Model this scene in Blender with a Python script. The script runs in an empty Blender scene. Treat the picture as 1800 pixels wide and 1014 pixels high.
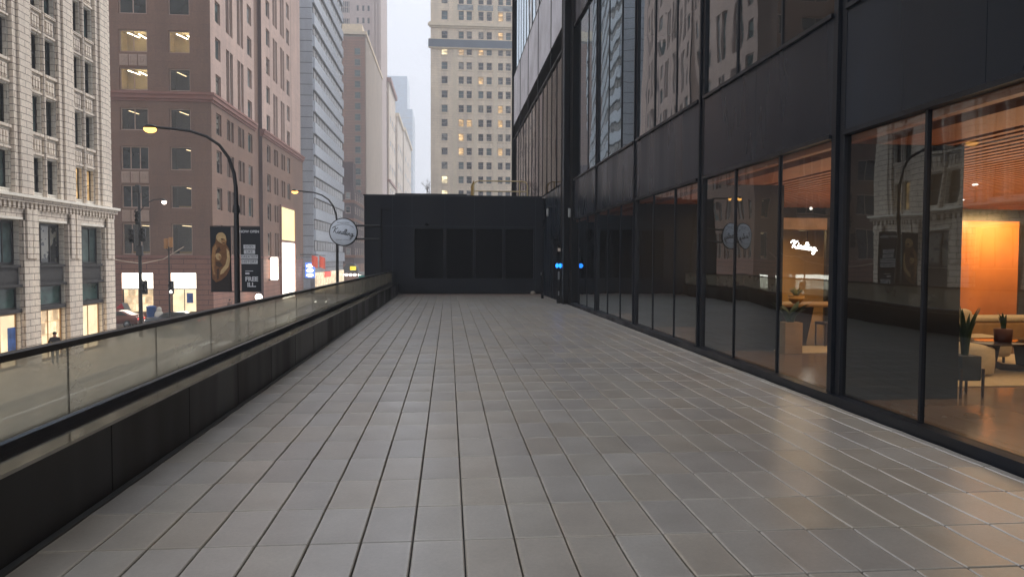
import bpy, bmesh, math, random
from mathutils import Vector, Matrix
random.seed(11)
S = bpy.context.scene
COL = S.collection
rad = math.radians

# ---------------------------------------------------------------- camera
EYE = Vector((0, 0, 1.65))
F_PX, PITCH, YAW, ROLL = 1272.6, .0402, .0876, .0037
_x1 = Vector((math.cos(YAW), -math.sin(YAW), 0)); _y1 = Vector((math.sin(YAW), math.cos(YAW), 0)); _z = Vector((0, 0, 1))
_y2 = math.cos(PITCH) * _y1 - math.sin(PITCH) * _z; _z2 = math.sin(PITCH) * _y1 + math.cos(PITCH) * _z
_r = math.cos(ROLL) * _x1 + math.sin(ROLL) * _z2; _u = -math.sin(ROLL) * _x1 + math.cos(ROLL) * _z2
cam = bpy.data.cameras.new('camera'); cam_o = bpy.data.objects.new('camera', cam); COL.objects.link(cam_o)
cam.sensor_width = 36; cam.lens = F_PX / 1800 * 36; cam.clip_start = .05; cam.clip_end = 3000
M = Matrix((_r, _u, -_y2)).transposed().to_4x4(); M.translation = EYE
cam_o.matrix_world = M
S.camera = cam_o

# ---------------------------------------------------------------- sky, sun, exposure
W = bpy.data.worlds.new('World'); S.world = W; W.use_nodes = True
nt = W.node_tree; nt.nodes.clear()
SUN_EL, SUN_AZ = rad(46), rad(40)          # azimuth from +Y towards +X
sky = nt.nodes.new('ShaderNodeTexSky'); sky.sky_type = 'NISHITA'; sky.sun_disc = False
sky.sun_elevation = SUN_EL; sky.sun_rotation = SUN_AZ; sky.dust_density = 4; sky.air_density = 1.2
hs = nt.nodes.new('ShaderNodeHueSaturation'); hs.inputs['Saturation'].default_value = .35
mx = nt.nodes.new('ShaderNodeMix'); mx.data_type = 'RGBA'; mx.inputs[0].default_value = .8
mx.inputs[7].default_value = (7.1, 7.4, 8.25, 1)     # even cloud cover
bg = nt.nodes.new('ShaderNodeBackground'); bg.inputs['Strength'].default_value = .1
wo = nt.nodes.new('ShaderNodeOutputWorld')
tc = nt.nodes.new('ShaderNodeTexCoord'); cn = nt.nodes.new('ShaderNodeTexNoise'); cn.inputs['Scale'].default_value = 3.5; cn.inputs['Detail'].default_value = 5
cr = nt.nodes.new('ShaderNodeValToRGB'); cr.color_ramp.elements[0].position = .3; cr.color_ramp.elements[0].color = (5.6, 5.9, 6.75, 1); cr.color_ramp.elements[1].position = .7; cr.color_ramp.elements[1].color = (6.8, 7.0, 7.65, 1)
nt.links.new(tc.outputs['Generated'], cn.inputs['Vector']); nt.links.new(cn.outputs['Fac'], cr.inputs[0]); nt.links.new(cr.outputs[0], mx.inputs[7])
nt.links.new(sky.outputs[0], hs.inputs['Color']); nt.links.new(hs.outputs[0], mx.inputs[6])
nt.links.new(mx.outputs[2], bg.inputs['Color']); nt.links.new(bg.outputs[0], wo.inputs['Surface'])
sl = bpy.data.lights.new('sun', 'SUN'); sl.energy = 1.5; sl.angle = rad(30); sl.color = (1, .96, .9)
so = bpy.data.objects.new('sun', sl); COL.objects.link(so)
d = Vector((math.sin(SUN_AZ) * math.cos(SUN_EL), math.cos(SUN_AZ) * math.cos(SUN_EL), math.sin(SUN_EL)))
so.rotation_euler = d.to_track_quat('Z', 'Y').to_euler()
S.view_settings.view_transform = 'Standard'; S.view_settings.look = 'None'
S.view_settings.exposure = 0.9; S.view_settings.gamma = 1; S.view_settings.use_curve_mapping = False
S.render.engine = 'CYCLES'
S.cycles.use_denoising = True; S.cycles.max_bounces = 7; S.cycles.diffuse_bounces = 3; S.cycles.glossy_bounces = 4
S.cycles.transparent_max_bounces = 10; S.cycles.volume_bounces = 1; S.cycles.sample_clamp_indirect = 6

def area(name, loc, size, power, color, rot=(0, 0, 0), size_y=None):
    l = bpy.data.lights.new(name, 'AREA'); l.energy = power; l.color = color; l.size = size
    if size_y: l.shape = 'RECTANGLE'; l.size_y = size_y
    o = bpy.data.objects.new(name, l); o.location = loc; o.rotation_euler = rot; COL.objects.link(o); return o
area('lobby_downlight', (9.6, 9.5, 2.86), 7.0, 210, (1, .70, .40), size_y=14)
area('lobby_wall_washer', (14.3, 17.2, 2.72), 1.6, 75, (1, .62, .25), (rad(30), 0, 0), .3)
area('lobby_back_washer', (8.9, 20.0, 2.5), 2.4, 90, (1, .66, .3), size_y=1.6)
area('lobby_ceiling_fill', (9.6, 10, .9), 6.0, 210, (1, .66, .38), (math.pi, 0, 0), 11)  # added fill without a fixture, brightens the slat ceiling from below
area('office_downlight', (6.6, 9.6, 7.2), 2.2, 26, (1, .6, .3))

# ---------------------------------------------------------------- materials
def lin(r, g, b): return tuple((c / 12.92 if c <= .04045 else ((c + .055) / 1.055) ** 2.4) for c in (r / 255, g / 255, b / 255)) + (1,)
class NT:
    def __init__(s, name):
        s.m = bpy.data.materials.new(name); s.m.use_nodes = True; s.t = s.m.node_tree; s.t.nodes.clear()
        s.out = s.n('OutputMaterial')
    def n(s, t, **k):
        o = s.t.nodes.new('ShaderNode' + t)
        for a, v in k.items(): setattr(o, a, v)
        return o
    def l(s, a, b): s.t.links.new(a, b)
    def pos(s): 
        return s.n('NewGeometry').outputs['Position']
    def mapping(s, v, scale=(1, 1, 1)):
        m = s.n('Mapping'); m.inputs['Scale'].default_value = scale; s.l(v, m.inputs['Vector']); return m.outputs[0]
    def noise(s, v, scale, detail=4, rough=.55):
        o = s.n('TexNoise'); o.inputs['Scale'].default_value = scale; o.inputs['Detail'].default_value = detail; o.inputs['Roughness'].default_value = rough
        s.l(v, o.inputs['Vector']); return o.outputs['Fac']
    def ramp(s, f, stops):
        r = s.n('ValToRGB'); e = r.color_ramp.elements
        while len(e) < len(stops): e.new(.5)
        for q, (p, c) in zip(e, stops): q.position = p; q.color = c
        s.l(f, r.inputs[0]); return r.outputs[0]
    def mix(s, f, a, b, mode='MIX'):
        m = s.n('Mix', data_type='RGBA', blend_type=mode)
        for v, i in ((f, 0), (a, 6), (b, 7)):
            if hasattr(v, 'links') or isinstance(v, bpy.types.NodeSocket): s.l(v, m.inputs[i])
            else: m.inputs[i].default_value = v
        return m.outputs[2]
    def math(s, op, a, b=0.0):
        m = s.n('Math', operation=op)
        for v, i in ((a, 0), (b, 1)):
            if isinstance(v, bpy.types.NodeSocket): s.l(v, m.inputs[i])
            else: m.inputs[i].default_value = v
        return m.outputs[0]
    def schlick(s, nrm=None, two=True):
        lw = s.n('LayerWeight'); lw.inputs['Blend'].default_value = .5
        if nrm is not None: s.l(nrm, lw.inputs['Normal'])
        r = s.math('ADD', s.math('MULTIPLY', s.math('POWER', lw.outputs['Facing'], 5.0), .957), .043)
        return s.math('DIVIDE', s.math('MULTIPLY', r, 2.0), s.math('ADD', r, 1.0)) if two else r
    def bsdf(s, col=None, rough=.5, metal=0, spec=.5, bump=None, bstr=.2, bdist=.02, emit=None, estr=0, coat=0):
        b = s.n('BsdfPrincipled')
        for v, i in ((col, 'Base Color'), (rough, 'Roughness'), (metal, 'Metallic'), (spec, 'Specular IOR Level'), (emit, 'Emission Color'), (estr, 'Emission Strength'), (coat, 'Coat Weight')):
            if v is None: continue
            if isinstance(v, bpy.types.NodeSocket): s.l(v, b.inputs[i])
            else: b.inputs[i].default_value = v
        if bump is not None:
            k = s.n('Bump'); k.inputs['Strength'].default_value = bstr; k.inputs['Distance'].default_value = bdist
            s.l(bump, k.inputs['Height']); s.l(k.outputs[0], b.inputs['Normal'])
        s.l(b.outputs[0], s.out.inputs['Surface']); return b

def scale_c(c, k): return (c[0] * k, c[1] * k, c[2] * k, 1)
def plain(name, c, rough=.5, metal=0, var=.18, scale=3, spec=.5, bump=.0, coat=0, streak=0):
    t = NT(name); p = t.pos(); f = t.noise(p, scale, 5)
    c2 = t.ramp(f, [(.25, scale_c(c, 1 - var)), (.75, scale_c(c, 1 + var))])
    if streak:      # dust and rain runs down the panel
        g_ = t.noise(t.mapping(p, (1.3, 1.3, .22)), .8, 3, .5)
        c2 = t.mix(1.0, c2, t.ramp(g_, [(.36, (1 - streak * .35,) * 3 + (1,)), (.52, (1, 1, 1, 1)), (.70, (1 + streak,) * 3 + (1,))]), 'MULTIPLY')
        rough = t.ramp(g_, [(.4, (rough * .8,) * 3 + (1,)), (.7, (min(1, rough * 1.5),) * 3 + (1,))])
    t.bsdf(c2, rough, metal, spec, bump=t.noise(p, scale * 12) if bump else None, bstr=bump, bdist=.01, coat=coat)
    return t.m
def masonry(name, c, c2, mortar, bw, bh, rough=.8, dirt=.35, ms=.02, off=.5, bump=.3, streak=(.35, .35, .05)):
    """block or brick facing laid out along (x + y, z), with soot streaks"""
    t = NT(name); p = t.pos(); sx = t.n('SeparateXYZ'); t.l(p, sx.inputs[0])
    u = t.math('ADD', sx.outputs[0], sx.outputs[1]); cv = t.n('CombineXYZ'); t.l(u, cv.inputs[0]); t.l(sx.outputs[2], cv.inputs[1])
    b = t.n('TexBrick'); b.offset = off; b.inputs['Color1'].default_value = c; b.inputs['Color2'].default_value = c2; b.inputs['Mortar'].default_value = mortar
    b.inputs['Scale'].default_value = 1; b.inputs['Mortar Size'].default_value = ms; b.inputs['Brick Width'].default_value = bw; b.inputs['Row Height'].default_value = bh
    b.inputs['Mortar Smooth'].default_value = .2; b.inputs['Bias'].default_value = 0
    t.l(cv.outputs[0], b.inputs['Vector'])
    n1 = t.noise(t.mapping(p, streak), 1.6, 6, .65); n2 = t.noise(p, 7, 5)
    d1 = t.ramp(n1, [(.3, (1 - dirt, 1 - dirt, 1 - dirt * .9, 1)), (.62, (1, 1, 1, 1))])
    col = t.mix(1.0, b.outputs['Color'], d1, 'MULTIPLY')
    d2 = t.ramp(n2, [(.3, (.86, .86, .86, 1)), (.7, (1.08, 1.08, 1.08, 1))])
    col = t.mix(1.0, col, d2, 'MULTIPLY')
    t.bsdf(col, rough, bump=b.outputs['Fac'], bstr=-bump if False else bump, bdist=-.01)
    return t.m
def emis(name, c, k, var=.0, scale=1.2):
    t = NT(name)
    if var:
        f = t.noise(t.pos(), scale, 3); col = t.ramp(f, [(.35, scale_c(c, 1 - var)), (.65, scale_c(c, 1 + var * .4))])
    else: col = c
    t.bsdf((.05, .05, .05, 1), .4, emit=col, estr=k); return t.m
def winglass(name, c, rough=.06, spec=.5, lit=None, k=0, blind=None):
    """office window: dark glossy glass, optionally with lamps or blinds behind it"""
    t = NT(name); p = t.pos(); 
    f = t.noise(t.mapping(p, (.45, .45, .7)), 1.7, 3)
    col = t.ramp(f, [(.35, scale_c(c, .55)), (.7, scale_c(c, 1.5))])
    if blind:
        sx = t.n('SeparateXYZ'); t.l(p, sx.inputs[0])
        col = t.mix(t.ramp(f, [(.48, (0, 0, 0, 1)), (.5, (1, 1, 1, 1))]), col, blind)
    e = None
    if lit:
        g = t.noise(t.mapping(p, (.5, .5, 1.5)), 1.1, 3)
        e = t.ramp(g, [(.25, scale_c(lit, .1)), (.5, scale_c(lit, .32)), (.75, lit)])
    t.bsdf(col, rough, 0, spec, emit=e, estr=k, bump=t.noise(p, .9, 2), bstr=.06, bdist=.02)
    return t.m

WHITE = (.8, .8, .8, 1)
m_white = masonry('white_terracotta', lin(245, 239, 226), lin(238, 231, 217), lin(128, 108, 94), 2.0, .38, .6, .34, .014, streak=(.6, .6, .09))
m_white2 = masonry('cream_pier_blocks', lin(232, 217, 200), lin(236, 223, 206), lin(108, 86, 72), 1.0, .37, .6, .3, .02)
m_whitetrim = plain('white_terracotta_trim', lin(240, 233, 220), .55, var=.12, scale=1.6, bump=.2)
m_brown = masonry('brown_granite', lin(132, 101, 84), lin(125, 96, 80), lin(110, 80, 72), 3.6, 1.25, .7, .28, .012, streak=(.25, .25, .05))
m_brown_rust = masonry('banded_brown_granite', lin(146, 102, 86), lin(137, 97, 82), lin(84, 56, 48), 2.4, .52, .7, .2, .03)
m_pink = masonry('pale_pink_granite', lin(198, 170, 156), lin(190, 163, 150), lin(150, 125, 115), 2.6, 1.25, .7, .25, .01)
m_browntrim = plain('brown_stone_trim', lin(140, 98, 88), .7, var=.1, scale=1)
m_frame_tan = plain('tan_window_frame', lin(176, 152, 138), .6, var=.1)
m_recess = plain('dark_brown_recess', lin(88, 64, 60), .7, var=.15)
m_gray = masonry('grey_concrete', lin(190, 193, 198), lin(183, 187, 192), lin(70, 74, 80), 40, 1.9, .75, .25, .06)
m_graylight = plain('pale_concrete_band', lin(192, 197, 204), .7, var=.06, scale=.8)
m_darkbrick = masonry('dark_red_brick', lin(96, 66, 64), lin(84, 58, 58), lin(70, 52, 50), .5, .2, .85, .25, .02)
m_tan = masonry('tan_brick', lin(160, 122, 102), lin(150, 114, 96), lin(118, 90, 76), 9, .8, .85, .2, .05)
m_tanside = masonry('pale_tan_brick', lin(166, 152, 138), lin(158, 145, 131), lin(138, 124, 112), 2.2, .8, .85, .3, .05)
m_tower2 = masonry('mauve_stone', lin(182, 166, 160), lin(176, 160, 155), lin(158, 142, 138), 6, 2.2, .8, .15, .03)
m_pale = masonry('pale_limestone', lin(214, 200, 184), lin(206, 192, 176), lin(180, 166, 150), 5, 2.2, .8, .2, .04)
m_beige = masonry('beige_limestone', lin(236, 217, 190), lin(228, 209, 182), lin(174, 156, 134), 1.8, .58, .8, .3, .018)
m_beigetrim = plain('beige_trim', lin(212, 196, 170), .7, var=.1, scale=1)
m_slate = plain('slate_blue_band', lin(92, 100, 110), .5, var=.12, scale=.4)
m_bluegl = winglass('blue_tower_glass', lin(120, 150, 175), .2, .6)
m_win = winglass('window_glass_dark', (.013, .018, .020, 1))
m_win2 = winglass('window_glass_blind', (.03, .035, .038, 1), blind=lin(120, 118, 110))
m_wing = winglass('window_glass_green', lin(70, 88, 88))
m_ribbon = winglass('ribbon_glass', lin(104, 100, 96), .2)
m_winpale = winglass('window_glass_pale', lin(140, 142, 140), .15)
m_litw = winglass('window_lit_warm', (.05, .045, .04, 1), lit=(1, .62, .26, 1), k=1.0)
m_lity = winglass('window_lit_bright', (.08, .07, .05, 1), lit=(1, .82, .48, 1), k=1.7)
m_litdim = winglass('window_lit_dim', (.03, .03, .03, 1), lit=(1, .68, .34, 1), k=.13)
def shopglow(name, k):
    t = NT(name); p = t.pos(); sx = t.n('SeparateXYZ'); t.l(p, sx.inputs[0]); cv = t.n('CombineXYZ'); t.l(t.math('ADD', sx.outputs[0], sx.outputs[1]), cv.inputs[0]); t.l(sx.outputs[2], cv.inputs[1])
    b = t.n('TexBrick'); b.offset = .37; b.inputs['Color1'].default_value = (1, .80, .50, 1); b.inputs['Color2'].default_value = (.26, .15, .08, 1); b.inputs['Mortar'].default_value = (.75, .5, .26, 1)
    b.inputs['Scale'].default_value = 1; b.inputs['Brick Width'].default_value = .62; b.inputs['Row Height'].default_value = .74; b.inputs['Mortar Size'].default_value = .04; b.inputs['Bias'].default_value = -.25
    t.l(cv.outputs[0], b.inputs['Vector']); e = t.mix(1.0, b.outputs['Color'], t.ramp(t.noise(p, 2.2, 4), [(.3, (.55, .5, .45, 1)), (.7, (1.1, 1.1, 1.1, 1))]), 'MULTIPLY')
    t.bsdf((.05, .05, .05, 1), .1, emit=e, estr=k); return t.m
m_store = shopglow('storefront_lit', .9)
m_storewarm = emis('storefront_cream_glow', (1, .76, .46, 1), .8, .25, .8)  # glow put into the pane, stands in for the lit cream interior
m_teal = winglass('teal_transom_glass', lin(52, 84, 80), .12)
m_iron = plain('dark_iron', lin(44, 43, 44), .5, .2, var=.25, scale=2)
m_ironorn = plain('ornate_iron', lin(50, 48, 48), .55, .2, var=.5, scale=5, bump=.9)
m_black = plain('black_steel_panel', lin(23, 31, 40), .26, .0, var=.2, scale=.7, spec=.28, streak=.35)
m_blackfin = plain('black_mullion_paint', lin(14, 18, 25), .4, .0, var=.15, spec=.35, streak=.3)
m_matte = plain('black_wall_panel', lin(11, 15, 23), .55, .0, var=.3, scale=.45, spec=.2, streak=.4)
m_skysheen = plain('sky_sheen_spandrel', lin(226, 228, 236), .45, .45, var=.25, scale=.6)  # pale base colour stands in for sky reflected on the black spandrels
m_louver = plain('black_louver', lin(4, 5, 8), .6, spec=.2, var=.15, scale=4)
m_kerbblk = plain('black_granite_kerb', lin(19, 18, 17), .42, var=.3, scale=1.5, spec=.35, streak=.5)
m_ledge = plain('wet_metal_ledge', lin(176, 172, 164), .1, 1.0, var=.3, scale=3)
m_shoe = plain('anodised_shoe', lin(120, 124, 130), .2, 1.0, var=.2, scale=4)
m_rail = plain('dark_handrail', lin(34, 30, 28), .35, .4, var=.2, scale=5)
m_flash = plain('zinc_edge_strip', lin(96, 96, 92), .35, .5, var=.2, scale=5)
m_asphalt = plain('wet_asphalt', (.13, .125, .115, 1), .3, var=.3, scale=.8, spec=.5)
m_walk = masonry('concrete_pavement', lin(150, 140, 126), lin(140, 130, 118), lin(96, 88, 80), 1.5, 50, .55, .3, .02)
m_walk2 = plain('concrete_sidewalk', lin(158, 146, 130), .5, var=.2, scale=1.2)
m_kerb = plain('concrete_kerb', lin(150, 144, 136), .6, var=.15)
m_paint = plain('white_road_paint', (.6, .6, .58, 1), .55, var=.25, scale=4)
m_wood = plain('lit_wood_panel', lin(190, 118, 62), .45, var=.14, scale=1.2, streak=.25)
m_slat = plain('wood_ceiling_slat', lin(180, 112, 68), .5, var=.18, scale=2)
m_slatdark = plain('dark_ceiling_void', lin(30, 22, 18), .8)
m_lobfloor = plain('polished_stone_floor', lin(140, 116, 92), .2, var=.25, scale=1.1, spec=.5)
m_darkint = plain('dark_interior_cladding', lin(28, 28, 28), .4, var=.15)
m_tanwall = plain('tan_plaster_wall', lin(190, 150, 92), .7, var=.15, scale=.8)
m_cream = plain('cream_boucle', lin(226, 210, 176), .9, var=.1, scale=30, bump=.6)
m_rug = plain('cream_rug', lin(216, 196, 158), .95, var=.14, scale=14, bump=.5)
m_woodd = plain('dark_walnut', lin(64, 38, 28), .4, var=.25, scale=6)
m_woodl = plain('light_oak', lin(186, 148, 100), .5, var=.2, scale=5)
m_leaf = plain('plant_leaf', (.045, .085, .028, 1), .45, var=.5, scale=6)
m_leafy = plain('yellowish_leaf', (.2, .2, .04, 1), .5, var=.4, scale=8)
m_pot = plain('brown_ceramic_pot', lin(92, 48, 36), .5, var=.15)
m_potdark = plain('charcoal_pot', lin(52, 54, 54), .6, var=.12)
m_ocher = plain('ochre_bowl', lin(170, 128, 60), .5)
m_pole = plain('black_pole_paint', lin(30, 28, 28), .4, .2, var=.2)
m_sodium = emis('amber_lamp', (1, .45, .1, 1), 2.4)
m_sodium2 = emis('pale_lamp', (1, .86, .7, 1), 5)
m_panelw = emis('white_light_panel', (1, .93, .78, 1), 2.6)
m_panely = emis('yellow_light_panel', (1, .86, .40, 1), .82, .1, .3)
m_neon = emis('white_neon', (1, .97, .92, 1), 6)
m_blue = emis('blue_led', (.01, .22, 1, 1), 1.6)
m_whitelamp = emis('small_white_lamp', (1, .95, .88, 1), 3)
m_redsig = emis('red_letters', (1, .08, .05, 1), .9)
m_bluesig = emis('blue_light_sign', (.1, .24, .9, 1), .8)
m_yellsig = emis('yellow_light_sign', (1, .68, .02, 1), 1.0)
m_redflag = plain('orange_red_cloth', lin(205, 84, 62), .8, var=.15)
m_dark_green = plain('traffic_signal_black', lin(26, 26, 26), .5)
m_disc = plain('frosted_sign_face', lin(222, 228, 236), .35, var=.08, scale=3)
m_signblk = plain('black_sign_lettering', lin(20, 20, 22), .5)
m_banner = plain('black_banner_cloth', lin(28, 30, 34), .7, var=.2, scale=2, bump=.2)
m_bannerw = plain('white_banner_print', lin(205, 205, 205), .7, var=.06)
m_gold = plain('gold_statue_print', lin(186, 146, 96), .7, var=.45, scale=5)
m_goldd = plain('dark_gold_print', lin(104, 70, 40), .7, var=.4, scale=5)
m_yrail = plain('weathered_yellow_paint', lin(200, 176, 128), .55, var=.25, scale=5)
m_ymesh = plain('yellow_rail_paint', lin(176, 140, 62), .55, var=.25, scale=5)
m_red = plain('red_cloth', lin(170, 34, 44), .7)
m_blueb = plain('blue_plastic', lin(44, 92, 160), .45)
m_sack = plain('white_sack', lin(214, 208, 196), .8, bump=.4)
m_carblk = plain('dark_car_paint', lin(30, 31, 34), .15, .3, var=.05, coat=.6)
m_carred = plain('maroon_car_paint', lin(120, 62, 50), .2, .2, var=.05, coat=.6)
m_carsil = plain('silver_car_paint', lin(150, 150, 148), .22, .5, var=.05, coat=.5)
m_tyre = plain('tyre_rubber', (.02, .02, .02, 1), .8)
m_rim = plain('wheel_alloy', lin(140, 140, 140), .3, .8)
m_carglass = winglass('car_glass', (.02, .022, .024, 1))
m_tail = emis('tail_lamp', (1, .05, .03, 1), 1.2)
m_head = emis('head_lamp', (1, .95, .85, 1), 4)
m_coat = plain('dark_coat', lin(34, 32, 36), .85, var=.2, scale=8)
m_skin = plain('skin', lin(176, 130, 108), .6, var=.06)
m_hair = plain('dark_hair', lin(26, 22, 20), .7)
m_twig = plain('bare_bark', lin(110, 104, 100), .9)
m_poster = plain('blue_poster', lin(60, 96, 160), .5, var=.5, scale=2.5)
m_cable = plain('pale_cable', lin(170, 150, 130), .6)

def mk_tower_glass(name='tower_glass', refl=(.86, .95, 1, 1)):
    t = NT(name); p = t.pos()
    k = t.n('Bump'); k.inputs['Strength'].default_value = .22; k.inputs['Distance'].default_value = .02
    t.l(t.noise(t.mapping(p, (.9, .9, .7)), .9, 1.5), k.inputs['Height'])
    f2 = t.schlick(k.outputs[0])
    tr = t.n('BsdfTransparent'); tr.inputs[0].default_value = (.62, .63, .62, 1)
    gl = t.n('BsdfGlossy'); gl.inputs['Roughness'].default_value = .012; gl.inputs['Color'].default_value = refl; t.l(k.outputs[0], gl.inputs['Normal'])
    mxs = t.n('MixShader'); t.l(f2, mxs.inputs[0]); t.l(tr.outputs[0], mxs.inputs[1]); t.l(gl.outputs[0], mxs.inputs[2])
    t.l(mxs.outputs[0], t.out.inputs['Surface']); return t.m
m_tglass = mk_tower_glass(); m_bronze = mk_tower_glass('bronze_tower_glass', (.40, .37, .36, 1))
def mk_parapet_glass():
    t = NT('hazy_parapet_glass'); p = t.pos()
    fr = t.schlick(None, False)
    tr = t.n('BsdfTransparent'); tr.inputs[0].default_value = (.88, .88, .84, 1)
    df = t.n('BsdfDiffuse'); df.inputs[0].default_value = lin(206, 200, 184)
    d0 = t.ramp(t.noise(t.mapping(p, (1, .5, 1.4)), 1.6, 5), [(.3, (.30, .30, .30, 1)), (.75, (.54, .54, .54, 1))])
    tl = t.n('BsdfTranslucent'); tl.inputs[0].default_value = lin(220, 213, 194); dm = t.n('MixShader'); dm.inputs[0].default_value = .62; t.l(df.outputs[0], dm.inputs[1]); t.l(tl.outputs[0], dm.inputs[2])
    m1 = t.n('MixShader'); t.l(d0, m1.inputs[0]); t.l(tr.outputs[0], m1.inputs[1]); t.l(dm.outputs[0], m1.inputs[2])
    gl = t.n('BsdfGlossy'); gl.inputs['Roughness'].default_value = .03
    m2 = t.n('MixShader'); t.l(fr, m2.inputs[0]); t.l(m1.outputs[0], m2.inputs[1]); t.l(gl.outputs[0], m2.inputs[2])
    t.l(m2.outputs[0], t.out.inputs['Surface']); return t.m
m_pglass = mk_parapet_glass()
def mk_paver():
    t = NT('damp_concrete_paver'); p = t.pos()
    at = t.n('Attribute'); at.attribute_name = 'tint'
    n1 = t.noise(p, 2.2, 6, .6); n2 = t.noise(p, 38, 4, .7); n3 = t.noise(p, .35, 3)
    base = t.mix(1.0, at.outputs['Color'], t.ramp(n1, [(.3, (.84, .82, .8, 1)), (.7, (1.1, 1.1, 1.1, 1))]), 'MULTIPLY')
    base = t.mix(1.0, base, t.ramp(n2, [(.3, (.86, .86, .86, 1)), (.72, (1.08, 1.08, 1.08, 1)), (.8, (1.5, 1.5, 1.45, 1))]), 'MULTIPLY')
    damp = t.noise(t.mapping(p, (1, .6, 1)), .9, 7, .68)
    base = t.mix(1.0, base, t.ramp(damp, [(.36, (.86, .85, .84, 1)), (.52, (1, 1, 1, 1))]), 'MULTIPLY')
    # rusty stain where leaves lie against the far wall
    sx = t.n('SeparateXYZ'); t.l(p, sx.inputs[0])
    e = t.math('ADD', t.math('MULTIPLY', t.math('SUBTRACT', sx.outputs[1], 31.6), .5), t.math('MULTIPLY', t.math('SUBTRACT', t.noise(p, .8, 4), .5), 3.0))
    base = t.mix(t.math('MULTIPLY', t.math('MAXIMUM', t.math('MINIMUM', e, 1.0), 0.0), .75), base, lin(140, 106, 88))
    rg = t.ramp(t.math('ADD', t.math('MULTIPLY', n3, .6), t.math('MULTIPLY', n1, .4)), [(.38, (.32, .32, .32, 1)), (.62, (.44, .44, .44, 1))])
    wet = t.ramp(t.math('ADD', t.math('MULTIPLY', n3, .5), t.math('MULTIPLY', damp, .5)), [(.40, (1, 1, 1, 1)), (.60, (.62, .62, .62, 1))])
    b_ = t.bsdf(base, .55, spec=.7, bump=n2, bstr=.12, bdist=.004, coat=wet); b_.inputs['Coat Roughness'].default_value = .28; b_.inputs['Coat IOR'].default_value = 1.95; return t.m
m_paver = mk_paver()

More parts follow.
